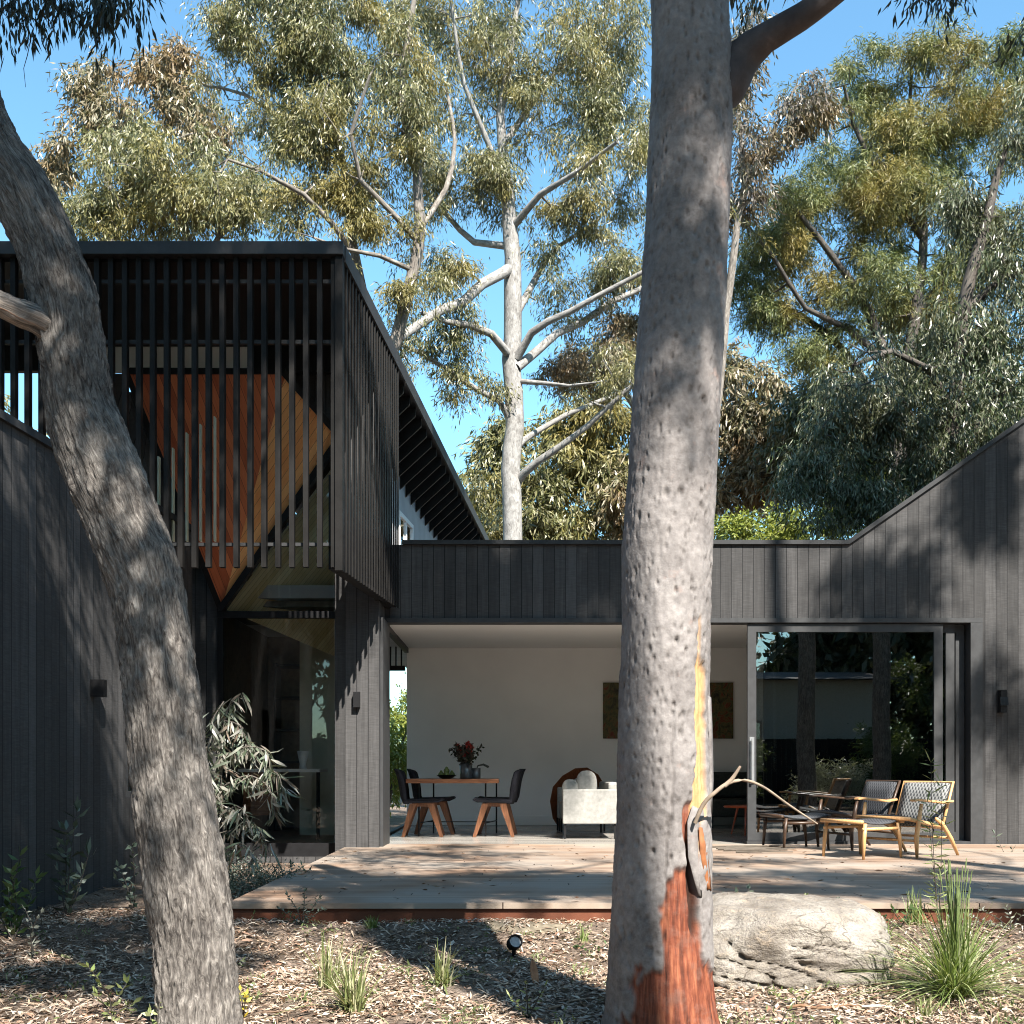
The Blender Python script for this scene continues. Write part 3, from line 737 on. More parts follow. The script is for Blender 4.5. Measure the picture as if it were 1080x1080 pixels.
bowl = tag(obj('fruit_bowl', MB().lathe([(0, 0), (.06, 0), (.13, .045), (.135, .05), (.12, .045), (.05, .012), (0, .012)], 22), M['black'], None, False, True), 'shallow dark bowl on the dining table under the green fruit', 'bowl')
bowl.location = (-.855, 14.85, .741)
gfm = simple('green_pear_skin', (.10, .12, .03), .5, .4, var=.35)
k = 0
for x, y, z, lb in ((-.07, 0, .05, 'green pear at the left end of the fruit bowl'), (.0, -.05, .05, 'green pear at the front middle of the fruit bowl'), (.07, 0, .05, 'green pear at the right end of the fruit bowl'), (0, .02, .10, 'green pear on top of the others in the fruit bowl')):
    g = tag(obj('pear', MB().ball((0, 0, 0), .04, .04, .042, 12, 8).ball((0, 0, .035), .02, .02, .025, 10, 6), gfm, None, False, True), lb, 'pear', 'green fruit in the bowl')
    g.location = (-.855 + x, 14.85 + y, .741 + z)
# sofa seen end-on
sf = thing('sofa', 'pale grey linen sofa seen from its arm end, on black legs inside the opening', 'sofa', (.95, 14.6, 0))
obj('arm', MB().box(.63, 1.32, 14.1, 14.22, .185, .615), M['linen'], sf, bevel=.015)
obj('arm', MB().box(.63, 1.32, 15.7, 15.82, .185, .615), M['linen'], sf, bevel=.015)
obj('seat', MB().box(.66, 1.31, 14.225, 15.695, .19, .42), M['linen'], sf, bevel=.03)
obj('backrest', MB().box(1.2, 1.34, 14.225, 15.695, .425, .70), M['linen'], sf, bevel=.03)
for x, y in ((.66, 14.14), (1.28, 14.14), (.66, 15.78), (1.28, 15.78)):
    obj('leg', MB().box(x - .012, x + .012, y - .012, y + .012, 0, .184), M['black'], sf)
for x, z, r, lb in ((.74, .59, .15, 'rounded grey cushion low at the open side of the sofa'), (.96, .66, .19, 'taller pale cushion leaning in the middle of the sofa')):
    cu = tag(obj('cushion', MB().ball((0, 0, 0), r * .72, .07, r, 18, 12, .8), M['linen'], None, False, True), lb, 'cushion', 'cushions on the sofa')
    cu.location = (x, 14.45 + (x - .7) * .8, z)
# bentwood chair behind the sofa arm
hc = thing('bentwood_chair', 'reddish bentwood chair with a broad curved back rising behind the sofa arm', 'chair', (.92, 16.2, 0))
hp = [W(x, y, 16.0) for x, y in ((592, 873), (586, 862), (584, 845), (587, 832), (596, 822), (608, 815), (618, 814), (628, 820), (636, 832), (644, 848))]
m = MB(); V = []
for i, p in enumerate(hp):
    q0 = hp[max(i - 1, 0)]; q1 = hp[min(i + 1, len(hp) - 1)]
    d = (q1 - q0).normalized(); nn = Vector((d.z, 0, -d.x)); wd = .04 + .045 * math.sin(PI * i / (len(hp) - 1))
    for sgn, yy in ((-1, 0), (1, .10), (1, .13), (-1, .03)): m.v.append(tuple(p + nn * wd * sgn * .8 + Vector((0, yy - .1 * math.sin(PI * i / 9), 0))))
for i in range(len(hp) - 1):
    for j in range(4): m.f.append((i * 4 + j, i * 4 + (j + 1) % 4, i * 4 + 4 + (j + 1) % 4, i * 4 + 4 + j))
m.f += [(3, 2, 1, 0), tuple(len(m.v) - 4 + j for j in range(4))]
obj('backrest', m, M['hoop'], hc, smooth=False, bevel=.008)
obj('seat', MB().box(.66, 1.25, 15.55, 16.05, .36, .42), M['hoop'], hc, bevel=.02)
for x, y in ((.64, 15.98), (1.25, 15.98), (.68, 15.6), (1.22, 15.6)): obj('leg', MB().tube([(x, y, 0), (x, y, .36)], .014), M['black'], hc)
# painting
k = NM('painted_canvas'); P = k.n('TexCoord').outputs['Object']
f = k.noise(k.scale(P, (3.2, 1, 2.4)), 1.6, 8, 0.7, 2.2)
g = k.noise(k.scale(P, (9, 1, 2.2)), 1.5, 6, 0.7, 1.5)
c = k.ramp(f, [(.3, (.006, .008, .006)), (.43, (.05, .045, .022)), (.52, (.10, .10, .035)), (.60, (.16, .03, .015)), (.72, (.02, .01, .01))])
c = k.mix(k.ramp(g, [(.6, (0,) * 3), (.68, (.8,) * 3)]), c, (.35, .12, .07))
k.fin(c, .6, None, .3)
pt = tag(obj('painting', MB().box(W(636, 0, 17.6).x, W(773, 0, 17.6).x, -.02, .02, W(0, 779, 17.6).z, W(0, 720, 17.6).z), k.m, None, False), 'wide dark abstract canvas with red streaks on the white back wall', 'painting')
pt.location = (0, 17.6, 0)
# dark sofa and small table at the right of the room
s2 = thing('settee', 'dark low settee against the back wall beneath the canvas', 'sofa', (4.2, 17.1, 0))
dk = simple('dark_grey_wool', (.045, .05, .045), .9, .1, nscale=30)
obj('seat', MB().box(2.85, 5.6, 16.6, 17.35, .16, .42), dk, s2, bevel=.04)
obj('backrest', MB().box(2.85, 5.6, 17.2, 17.5, .425, .82), dk, s2, bevel=.05)
obj('arm', MB().box(2.72, 2.84, 16.6, 17.4, .16, .6), dk, s2, bevel=.03)
for x in (2.9, 5.5): obj('leg', MB().box(x, x + .04, 16.65, 16.69, 0, .16), M['black'], s2)
s3 = thing('side_table', 'small red side table on splayed legs in front of the dark settee', 'table', (3.0, 15.0, 0))
rd = simple('red_lacquer', (.42, .08, .025), .35, .5, var=.1)
m = MB().lathe([(0, .36), (.3, .36), (.31, .372), (.3, .385), (0, .385)], 28, (3.1, 15.0, 0)); obj('table_top', m, rd, s3)
for a in (2.4, 4.4, 6.4): obj('leg', MB().tube([(3.1 + .14 * math.cos(a), 15 + .14 * math.sin(a), .36), (3.1 + .24 * math.cos(a), 15 + .24 * math.sin(a), 0)], [.016, .01]), rd, s3)
# ================================================================== LOUNGE CHAIRS ON THE DECK
def weave(name, c1, c2):
    k = NM(name); U = k.n('TexCoord').outputs['Object']
    sp_ = k.n('SeparateXYZ', i_0=U)
    a = k.math('SINE', k.math('MULTIPLY', sp_.outputs[1], 160.0)); b = k.math('SINE', k.math('MULTIPLY', k.math('ADD', sp_.outputs[2], sp_.outputs[0]), 160.0))
    f = k.math('ADD', k.math('MULTIPLY', k.math('MULTIPLY', a, b), .5), .5)
    return k.fin(k.ramp(f, [(.25, c1), (.6, c2)]), .8, k.bump(f, .6, .004), .2)
M['weave'] = weave('woven_grey_cord', (.05, .053, .056), (.22, .22, .215))
M['weave_dark'] = weave('woven_dark_cord', (.02, .021, .025), (.065, .068, .075))
def curved_sheet(prof, hw, th, sag=.0, flare=0.0):
    """profile of (x,z) centre points swept over +-hw in y, with thickness"""
    m = MB(); K = 7; n = len(prof)
    for s in (0, 1):
        for i, (x, z) in enumerate(prof):
            x2, z2 = prof[min(i + 1, n - 1)]; x1, z1 = prof[max(i - 1, 0)]
            d = Vector((x2 - x1, 0, z2 - z1)).normalized(); nn = Vector((-d.z, 0, d.x))
            for k in range(K):
                u = -1 + 2 * k / (K - 1); off = (-th if s else 0) - sag * (1 - u * u)
                m.v.append((x + nn.x * off, u * (hw + flare * i / n), z + nn.z * off))
    idx = lambda s, i, k: s * n * K + i * K + k
    for i in range(n - 1):
        for k in range(K - 1):
            m.f.append((idx(0, i, k), idx(0, i, k + 1), idx(0, i + 1, k + 1), idx(0, i + 1, k)))
            m.f.append((idx(1, i, k), idx(1, i + 1, k), idx(1, i + 1, k + 1), idx(1, i, k + 1)))
        m.f.append((idx(0, i, 0), idx(0, i + 1, 0), idx(1, i + 1, 0), idx(1, i, 0)))
        m.f.append((idx(0, i + 1, K - 1), idx(0, i, K - 1), idx(1, i, K - 1), idx(1, i + 1, K - 1)))
    for k in range(K - 1):
        m.f.append((idx(0, n - 1, k), idx(0, n - 1, k + 1), idx(1, n - 1, k + 1), idx(1, n - 1, k)))
        m.f.append((idx(0, 0, k + 1), idx(0, 0, k), idx(1, 0, k), idx(1, 0, k + 1)))
    return m
def lounge(back_mat, seat_mat, wood_):     # faces +x
    t = thing('lounge_chair', '', 'chair')
    obj('seat', curved_sheet([(.36, .385), (.2, .36), (.0, .325), (-.18, .30)], .27, .022, .015), seat_mat, t, False, True)
    obj('backrest', curved_sheet([(-.17, .28), (-.22, .42), (-.29, .60), (-.34, .72)], .265, .02, .012), back_mat, t, False, True)
    obj('back_frame', MB().tube([(-.165, -.285, .26), (-.35, -.29, .735), (-.35, .29, .735), (-.165, .285, .26)], .016, 8), wood_, t, False, True)
    obj('seat_frame', MB().tube([(.37, -.30, .385), (-.19, -.30, .285)], .02, 8).tube([(.37, .30, .385), (-.19, .30, .285)], .02, 8).tube([(.37, -.325, .385), (.37, .325, .385)], .02, 8).tube([(-.18, -.3, .29), (-.18, .3, .29)], .018, 8), wood_, t, False, True)
    for s in (-1, 1):
        obj('leg', MB().tube([(.27, s * .32, 0), (.285, s * .325, .2), (.25, s * .33, .385), (.22, s * .335, .53)], [.014, .024, .022, .016], 8), wood_, t, False, True)
        obj('leg', MB().tube([(-.40, s * .31, 0), (-.28, s * .315, .17), (-.12, s * .32, .33), (-.02, s * .325, .38)], [.014, .022, .024, .018], 8), wood_, t, False, True)
        m = MB(); pr = [(.36, .565, .030), (.28, .572, .040), (.1, .555, .036), (-.12, .535, .030), (-.27, .55, .022)]
        for i, (x, z, wd) in enumerate(pr):
            for dy, dz in ((-wd, -.011), (wd, -.011), (wd, .011), (-wd, .011)): m.v.append((x, s * .335 + dy, z + dz))
        for i in range(len(pr) - 1):
            for j in range(4): m.f.append((i * 4 + j, i * 4 + (j + 1) % 4, i * 4 + 4 + (j + 1) % 4, i * 4 + 4 + j))
        m.f += [(3, 2, 1, 0), tuple(len(m.v) - 4 + j for j in range(4))]
        obj('armrest', m, wood_, t, False, bevel=.006)
    obj('stretcher', MB().tube([(.275, -.32, .17), (.275, .32, .17)], .013, 8).tube([(-.27, -.31, .18), (-.27, .31, .18)], .013, 8), wood_, t, False, True)
    return t
def footstool(seat_mat, wood_):
    t = thing('footstool', '', 'footstool')
    obj('seat', curved_sheet([(.27, .36), (.14, .335), (0, .325), (-.14, .335), (-.27, .36)], .235, .02, .012), seat_mat, t, False, True)
    obj('seat_frame', MB().tube([(.28, -.27, .36), (.28, .27, .36)], .02, 8).tube([(-.28, -.27, .36), (-.28, .27, .36)], .02, 8).tube([(-.26, -.25, .29), (.26, -.25, .29)], .016, 8).tube([(-.26, .25, .29), (.26, .25, .29)], .016, 8), wood_, t, False, True)
    for sx in (-1, 1):
        for sy in (-1, 1):
            obj('leg', MB().tube([(sx * .26, sy * .26, 0), (sx * .245, sy * .255, .2), (sx * .225, sy * .25, .345)], [.013, .02, .019], 8), wood_, t, False, True)
    return t
c1 = lounge(M['weave'], M['weave_dark'], M['teak']); tag(c1, 'oak lounge chair with pale woven cord back, nearest on the deck')
c1.location = (3.99, 11.5, 0); c1.rotation_euler = (0, 0, R(180 + 34))
M['darkwood'] = wood('dark_chair_wood', (.03, .018, .012), (.07, .038, .022), .4)
c2 = lounge(M['weave_dark'], M['weave_dark'], M['darkwood']); tag(c2, 'dark lounge chair with black back standing close to the sliding glass door')
c2.location = (3.78, 12.5, 0); c2.rotation_euler = (0, 0, R(180 + 18))
f1 = footstool(M['weave_dark'], M['teak']); tag(f1, 'oak footstool with dark cord seat in front of the pale woven chair')
f1.location = (3.46, 11.25, 0); f1.rotation_euler = (0, 0, R(30))
f2 = footstool(M['weave_dark'], M['darkwood']); tag(f2, 'dark footstool beside the glass door, left of the lounge chairs')
f2.location = (3.1, 12.45, 0); f2.rotation_euler = (0, 0, R(12))
sb = thing('stick_bundle', 'loose bundle of dark sticks lying on the deck by the door frame', 'sticks', (2.5, 11.9, 0))
m = MB()
for i in range(11):
    x = rng.uniform(2.15, 2.5); y = 12.2 + rng.uniform(-.5, .5); L = rng.uniform(.35, .7); a = rng.uniform(-.35, .1)
    m.tube([(x, y, .014 + .006 * (i % 3)), (x + L * .5, y + a * L * .5, .018 + .006 * (i % 3)), (x + L, y + a * L, .014 + .006 * (i % 3))], [.012, .010, .006], 6)
obj('sticks', m, simple('dry_grey_stick', (.08, .065, .05), .8), sb)

# ================================================================== FOREGROUND GUM TREES
def fbm(p, o=4):
    return noise.fractal(Vector(p), 0.9, 2.1, o)
def grid_trunk(name, par, rows, Y0, nth, vstep, radial, mat, cols=None, yoff=0.0):
    """rows: (ypx, leftpx, rightpx) at depth Y0 from bottom to top; radial(th, z, R)->dr arrays"""
    rows = sorted(rows, key=lambda r: -r[0])
    zs = np.array([CAMZ + (810 - r[0]) / FPX * Y0 for r in rows])
    cx = np.array([((r[1] + r[2]) / 2 - 540) / FPX * Y0 for r in rows]); rad = np.array([(r[2] - r[1]) / 2 / FPX * Y0 for r in rows])
    n = int((zs[-1] - zs[0]) / vstep); z = np.linspace(zs[0], zs[-1], n)
    def sm(a):
        b = np.interp(z, zs, a); kk = max(3, int(.18 / vstep)) | 1; pad = np.pad(b, kk // 2, mode='edge')
        pad = np.pad(b, kk // 2, mode='reflect', reflect_type='odd')
        return np.convolve(pad, np.ones(kk) / kk, 'valid')
    cxs = sm(cx); rs = sm(rad)
    th = np.linspace(0, 2 * PI, nth, endpoint=False)
    TH, Z = np.meshgrid(th, z); Rr = np.repeat(rs[:, None], nth, 1)
    dr, extra = radial(TH, Z, Rr)
    X = cxs[:, None] + (Rr + dr) * np.cos(TH); Yc = Y0 + (Rr + dr) * np.sin(TH)
    # tilt of the rings where the trunk leans
    sl_ = np.gradient(cxs, z)
    Zz = Z - np.clip(sl_, -.9, .9)[:, None] * (Rr * np.cos(TH)) * .8
    V = np.stack([X, Yc, Zz], -1).reshape(-1, 3)
    i = np.arange(n - 1)[:, None] * nth; j = np.arange(nth)[None, :]; j2 = (j + 1) % nth
    Q = np.stack([i + j, i + j2, i + nth + j2, i + nth + j], -1).reshape(-1, 4)
    circ = 2 * PI * rs.mean()
    u0 = j / nth * circ + 0 * i; u1 = (j + 1) / nth * circ + 0 * i; v0 = z[:-1][:, None] + 0 * j; v1 = z[1:][:, None] + 0 * j
    UV = np.stack([np.stack([u0, v0], -1), np.stack([u1, v0], -1), np.stack([u1, v1], -1), np.stack([u0, v1], -1)], axis=2).reshape(-1, 2)
    o = npobj(name, V, Q, mat, par, True, True, UV)
    if extra is not None:
        ca = o.data.color_attributes.new('peel', 'FLOAT_COLOR', 'POINT')
        ca.data.foreach_set('color', extra.reshape(-1, 4).astype(np.float32).ravel())
    return o
def noisegrid(TH, Z, R0, fs, fz, seed, octv=4):
    """tileable round the trunk: sample noise on a cylinder"""
    out = np.empty(TH.shape)
    c = np.cos(TH) * R0 * fs; s = np.sin(TH) * R0 * fs; zz = Z * fz + seed
    fl = zip(c.ravel(), s.ravel(), zz.ravel()); fr = noise.fractal
    return np.array([fr((a, b, c_), 0.9, 2.1, octv) for a, b, c_ in fl]).reshape(TH.shape)
def poly_mask(S, YP, poly):
    inside = np.zeros(S.shape, bool); n = len(poly)
    for i in range(n):
        x1, y1 = poly[i]; x2, y2 = poly[(i + 1) % n]
        c = ((y1 > YP) != (y2 > YP)) & (S < (x2 - x1) * (YP - y1) / ((y2 - y1) if y2 != y1 else 1e-9) + x1)
        inside ^= c
    return inside
BY = 4.6
def big_radial(TH, Z, Rr):
    n1 = noisegrid(TH, Z, .21, 6, 2.2, 3.3, 3); n2 = noisegrid(TH, Z, .21, 26, 22, 8.1, 4)
    dr = n1 * .007 + n2 * .0035
    # dimples
    nd = 3600; zc = rng.uniform(Z.min(), Z.max(), nd); tc = rng.uniform(0, 2 * PI, nd)
    zrow = Z[:, 0]; th = TH[0]; dz = zrow[1] - zrow[0]; dth = th[1] - th[0]
    pit = np.zeros_like(Z)
    for k in range(nd):
        r = rng.uniform(.005, .0125) * (1.0 if rng.random() > .06 else 1.5); dep = r * rng.uniform(.35, .85)
        iz = int((zc[k] - zrow[0]) / dz); it = int(tc[k] / dth); hz = int(2 * r / dz) + 1; ht = int(2 * r / (.21 * dth)) + 1
        a = np.arange(max(0, iz - hz), min(len(zrow), iz + hz + 1)); b = np.arange(it - ht, it + ht + 1)
        if len(a) == 0: continue
        dd = ((zrow[a] - zc[k])[:, None] / 1.45) ** 2 + ((b * dth - tc[k]) * .21)[None, :] ** 2
        pit[np.ix_(a, b % len(th))] += -dep * np.exp(-dd / (r * r * .5)) + dep * .10 * np.exp(-(np.sqrt(dd) - r * 1.3) ** 2 / (r * r * .12))
    YP = 810 - (Z - CAMZ) / BY * FPX; S = np.cos(TH); front = np.sin(TH) < .35
    e = noisegrid(TH, Z, .21, 16, 9, 20.5, 4)
    Sn = S + e * .09; Yn = YP + e * 22
    red = poly_mask(Sn, Yn, [(-.80, 1100), (-.74, 1060), (-.50, 1026), (-.12, 1012), (-.16, 960), (-.02, 925), (.16, 912), (.42, 905), (.60, 930), (.68, 1000), (.80, 1022), (1.2, 1006), (1.2, 1100)]) & front
    red |= (Yn > 1052) & ~front
    sl2 = poly_mask(Sn, Yn, [(.30, 838), (.52, 838), (.62, 900), (.50, 925), (.36, 915)]) & front
    ora = poly_mask(S + e * .035, YP + e * 10, [(.56, 704), (.72, 700), (.82, 712), (.84, 860), (.70, 868), (.62, 900), (.44, 904), (.47, 850), (.60, 800), (.57, 760)]) & front
    ora |= poly_mask(S + e * .02, YP, [(.62, 660), (.66, 650), (.665, 700), (.64, 700)]) & front
    dark = poly_mask(S + e * .03, YP, [(.40, 888), (.50, 880), (.66, 960), (.60, 985), (.50, 970)]) & front
    crack = ((np.abs(S - .05 - e * .05) < .008) & (YP > 760) & (YP < 905)) | ((np.abs(S + .02 - e * .10) < .012) & (YP > 860) & (YP < 985)) | ((np.abs(S - .28 - e * .05) < .012) & (YP > 990))
    crack &= front
    def blur(m, k=2):
        f = m.astype(float)
        for _ in range(k):
            f = (f + np.roll(f, 1, 1) + np.roll(f, -1, 1)) / 3
            g = f.copy(); g[1:-1] = (f[:-2] + f[1:-1] + f[2:]) / 3; f = g
        return f
    sub = blur(red | sl2 | ora | dark, 1)
    vs = noisegrid(TH, Z, .21, 60, 3, 60.5, 3)
    dr += pit * (1 - sub * .8) - .017 * sub - .022 * blur(dark, 2) - .008 * blur(crack, 1) + sub * vs * .004
    col = np.stack([blur(red | sl2, 1), blur(ora, 1), np.clip(blur(dark, 2) * .9 + blur(crack, 1) * .8 + np.clip(-pit / .006, 0, 1) * .24 * (1 - sub), 0, 1), np.ones_like(Z)], -1)
    return dr, col
k = NM('smooth_pinkish_grey_bark'); P = k.n('TexCoord').outputs['Object']; ca = k.n('VertexColor'); ca.layer_name = 'peel'
sp_ = k.n('SeparateColor'); k.set(sp_.inputs[0], ca.outputs[0])
U = k.n('TexCoord').outputs['UV']
a_ = k.noise(P, 3.0, 6, .6); b_ = k.noise(P, 34, 5, .65); fn = k.noise(P, 120, 3, .6)
c = k.ramp(k.math('ADD', k.math('MULTIPLY', a_, .6), k.math('MULTIPLY', b_, .4)), [(.34, (.085, .076, .073)), (.44, (.145, .132, .128)), (.55, (.205, .189, .183)), (.66, (.28, .26, .25))])
lich = k.ramp(k.noise(P, 7, 6, .7), [(.60, (0,) * 3), (.70, (.45,) * 3)]); c = k.mix(lich, c, (.26, .17, .14))
st_ = k.noise(k.scale(U, (60, 4, 1)), 1.2, 6, .65)
red_ = k.ramp(st_, [(.3, (.035, .012, .008)), (.5, (.15, .042, .022)), (.68, (.28, .10, .05))])
red_ = k.mix(k.ramp(k.noise(P, 8, 5, .7), [(.52, (0,) * 3), (.66, (.55,) * 3)]), red_, (.16, .09, .07))
ora_ = k.ramp(st_, [(.3, (.32, .17, .07)), (.65, (.47, .30, .15))])
c = k.mix(sp_.outputs[0], c, red_); c = k.mix(sp_.outputs[1], c, ora_); c = k.mix(sp_.outputs[2], c, (.012, .007, .005))
h = k.math('ADD', k.math('MULTIPLY', b_, .6), k.math('MULTIPLY', fn, .4))
M['gum'] = k.fin(c, .78, k.bump(h, .55, .006), .25)
bt = thing('gum_tree', 'tall smooth grey gum trunk peeling to red and orange at its base, beside the boulder', 'tree', (.6, BY, -.2))
rows = [(1130, 622, 775), (1076, 636, 761), (1041, 639, 756), (993, 643, 751), (900, 648, 749), (800, 651, 749), (704, 655, 748.5), (560, 657.5, 751), (518, 661, 754), (415, 667, 759), (311, 676, 765), (207, 683, 770), (120, 686.5, 772), (60, 687, 771), (0, 686.5, 767), (-120, 686, 762), (-400, 690, 752), (-700, 696, 744)]
tr = grid_trunk('trunk', bt, rows, BY, 300, .0085, big_radial, M['gum'])
# side limb
k = NM('dark_smooth_limb_bark'); P = k.n('TexCoord').outputs['Object']
f = k.noise(P, 5, 6, .65)
M['limb'] = k.fin(k.ramp(f, [(.35, (.035, .028, .028)), (.6, (.08, .066, .064)), (.75, (.16, .135, .125))]), .75, k.bump(k.noise(P, 40, 5), .5, .006), .25)
lp = [W(735, 118, BY), W(764, 92, BY), W(782, 62, BY), W(808, 40, BY - .05), W(845, 18, BY - .1), W(885, -12, BY - .15), W(960, -75, BY - .3), W(1060, -180, BY - .6), W(1150, -330, BY - .8)]
p, r = smoothpath(lp, [.06, .088, .078, .056, .05, .046, .042, .036, .025], .05)
V, Q, UV = tubes([(p, r)], 20)
npobj('limb', V, Q, M['limb'], bt, True, True, UV)
# peeling bark flaps and the broken dead branch
def flap(pts_l, pts_r, mat, curl):
    m = MB(); n = len(pts_l)
    for a, b, c in zip(pts_l, pts_r, curl):
        mid = (a + b) / 2
        for q, o in ((a, 0), (mid, .005), (b, 0)): m.v.append(tuple(q + Vector((rng.normal() * .002, -c * .45 - o, rng.normal() * .004))))
    for i in range(n - 1):
        for j in (0, 1): m.f.append((i * 3 + j, i * 3 + j + 1, i * 3 + 4 + j, i * 3 + 3 + j))
    o = obj('bark_flap', m, mat, bt, smooth=True)
    s = o.modifiers.new('thick', 'SOLIDIFY'); s.thickness = .005; s.offset = 0
    return o
def tp(px, py, dy=0.0):     # a point just in front of the trunk surface
    cxp = 699; rp = 52; s = max(-.97, min(.97, (px - cxp) / rp)); return W(px, py, BY - .2 * math.sqrt(1 - s * s) - dy)
M['peelwood'] = simple('curling_orange_bark', (.24, .095, .04), .7, .2, var=.4, nscale=14)
M['greyflap'] = simple('loose_grey_bark', (.33, .30, .285), .8, .2, var=.3, nscale=14)
flap([tp(730, 850), tp(725, 866), tp(724, 885), tp(727, 905), tp(731, 925), tp(737, 944)], [tp(741, 852), tp(743, 868), tp(742, 885), tp(741, 905), tp(740, 925), tp(739, 946)], M['gum'], [.0, .004, .008, .012, .02, .03])
flap([tp(736, 872), tp(738, 900), tp(743, 930), tp(745, 938)], [tp(739, 872), tp(745, 900), tp(748, 928), tp(748.5, 938)], M['peelwood'], [.03, .035, .04, .045])
flap([tp(746.5, 735), tp(747, 780), tp(748, 830), tp(746, 862)], [tp(748.5, 735), tp(750.5, 780), tp(752, 825), tp(750, 862)], M['gum'], [.0, .01, .012, .0])
st = [W(733, 868, BY - .19), W(742, 848, BY - .21), W(754, 836, BY - .22), W(768, 826, BY - .22), W(785, 823, BY - .21), W(805, 830, BY - .2), W(832, 849, BY - .18), W(862, 869, BY - .16)]
p1_, r1_ = smoothpath(st, [.008, .0085, .008, .0075, .006, .0052, .0045, .003], .02)
st2 = [W(764, 829, BY - .22), W(771, 823, BY - .22), W(781, 808, BY - .23)]
p2_, r2_ = smoothpath(st2, [.009, .0085, .005], .02)
V, Q, UV = tubes([(p1_, r1_), (p2_, r2_)], 9)
npobj('dead_branch', V, Q, simple('bleached_dead_wood', (.24, .19, .145), .7, .2, var=.35, nscale=18), bt, True, True, UV)
M['farleaf'] = leafmat('hanging_gum_leaf', [(.05, .06, .035), (.08, .085, .05), (.10, .10, .07)], .25)
# its crown: above the frame, with a few hanging sprays that reach into view
def hang(name, par, C, rad, per, L, Wd, mat, droop=1.3, nsp=6, up=-.35, flat=.7):
    V, Q = sprays(np.array(C), rad, per, L, Wd, droop, nsp, flat, up, .03); return npobj(name, V, Q, mat, par)

lt = thing('leaning_gum_tree', 'leaning gum with rough fibrous grey bark and a broken side stub at left', 'tree', (-1.3, 4.7, -.2))
def left_radial(TH, Z, Rr):
    n1 = noisegrid(TH, Z, .15, 7, 2.4, 13.3, 3); n2 = noisegrid(TH, Z, .15, 60, 10, 1.1, 5); n3 = noisegrid(TH, Z, .15, 130, 26, 31.1, 2)
    return n1 * .010 + n2 * .0085 + np.abs(n2) * .006 + n3 * .003, None
rows = [(1130, 158, 262), (1090, 165, 254), (1069, 167, 251), (994, 164, 246), (939, 155, 241), (880, 149, 230), (813, 141, 217), (740, 132, 210), (656, 124, 197), (612, 118, 190), (567, 100, 174), (508, 76, 150), (471, 62, 136), (429, 51, 116), (373, 44, 108), (333, 40, 104), (298, 29, 96), (260, 22, 79), (213, -1, 58), (187, -14, 40), (157, -32, 18), (110, -52, 0), (40, -75, -22), (-60, -95, -45), (-250, -100, -55), (-500, -85, -50)]
def perp(rows):
    return rows
k = NM('fibrous_grey_bark'); U = k.n('TexCoord').outputs['UV']; P = k.n('TexCoord').outputs['Object']
wv = k.n('Mapping'); k.set(wv.inputs[0], U); wv.inputs['Scale'].default_value = (52, 9, 1)
a_ = k.noise(wv.outputs[0], 1.3, 8, .72, 1.4); b_ = k.noise(P, 3.2, 5, .6); fl_ = k.noise(P, 22, 4, .6)
t_ = k.math('ADD', k.math('ADD', k.math('MULTIPLY', a_, .62), k.math('MULTIPLY', b_, .22)), k.math('MULTIPLY', fl_, .16))
c = k.ramp(t_, [(.37, (.020, .018, .017)), (.45, (.085, .076, .070)), (.53, (.18, .164, .15)), (.63, (.33, .305, .28))])
M['fibrous'] = k.fin(c, .9, k.bump(a_, .9, .016), .15)
grid_trunk('trunk', lt, rows, 4.7, 300, .008, left_radial, M['fibrous'])
st = [W(92, 372, 4.7), W(62, 352, 4.66), W(38, 338, 4.6), W(10, 325, 4.55), W(-30, 308, 4.5), W(-80, 296, 4.4), W(-160, 250, 4.3)]
p, r = smoothpath(st, [.055, .056, .054, .048, .045, .04, .03], .02)
V, Q, UV = tubes([(p, r)], 28)
# rough broken-wood relief
rel = np.array([noise.fractal((a * 6, b * 40, c * 40), .9, 2.1, 4) for a, b, c in V]); cen = np.repeat(p, len(V) // len(p), axis=0)
V = cen + (V - cen) * (1 + rel[:, None] * .22)
k = NM('weathered_stub_wood'); U = k.n('TexCoord').outputs['UV']; a_ = k.noise(k.scale(U, (60, 4, 1)), 1.2, 7, .7, .6)
npobj('broken_limb', V, Q, k.fin(k.ramp(a_, [(.34, (.035, .03, .028)), (.5, (.17, .15, .135)), (.62, (.34, .29, .25)), (.72, (.30, .14, .08))]), .85, k.bump(a_, .9, .012), .2), lt, True, True, UV)
# loose fibres hanging off the bark
zz = rng.uniform(-.1, 3.4, 1500)
rws = sorted(rows, key=lambda r: -r[0]); zr = [CAMZ + (810 - r[0]) / FPX * 4.7 for r in rws]
cxr = np.interp(zz, zr, [((r[1] + r[2]) / 2 - 540) / FPX * 4.7 for r in rws]); rrr = np.interp(zz, zr, [(r[2] - r[1]) / 2 / FPX * 4.7 for r in rws])
an = rng.uniform(0, 2 * PI, 1500); P_ = np.stack([cxr + rrr * 1.0 * np.cos(an), 4.7 + rrr * np.sin(an), zz], -1)
D_ = unit(np.stack([np.cos(an) * .16, np.sin(an) * .16, np.full(1500, -1.0)], -1) + rng.normal(size=(1500, 3)) * .10)
V, Q = leafmesh(P_, D_, rng.uniform(.02, .06, 1500), rng.uniform(.002, .004, 1500)); npobj('bark_fibres', V, Q, M['fibrous'], lt)
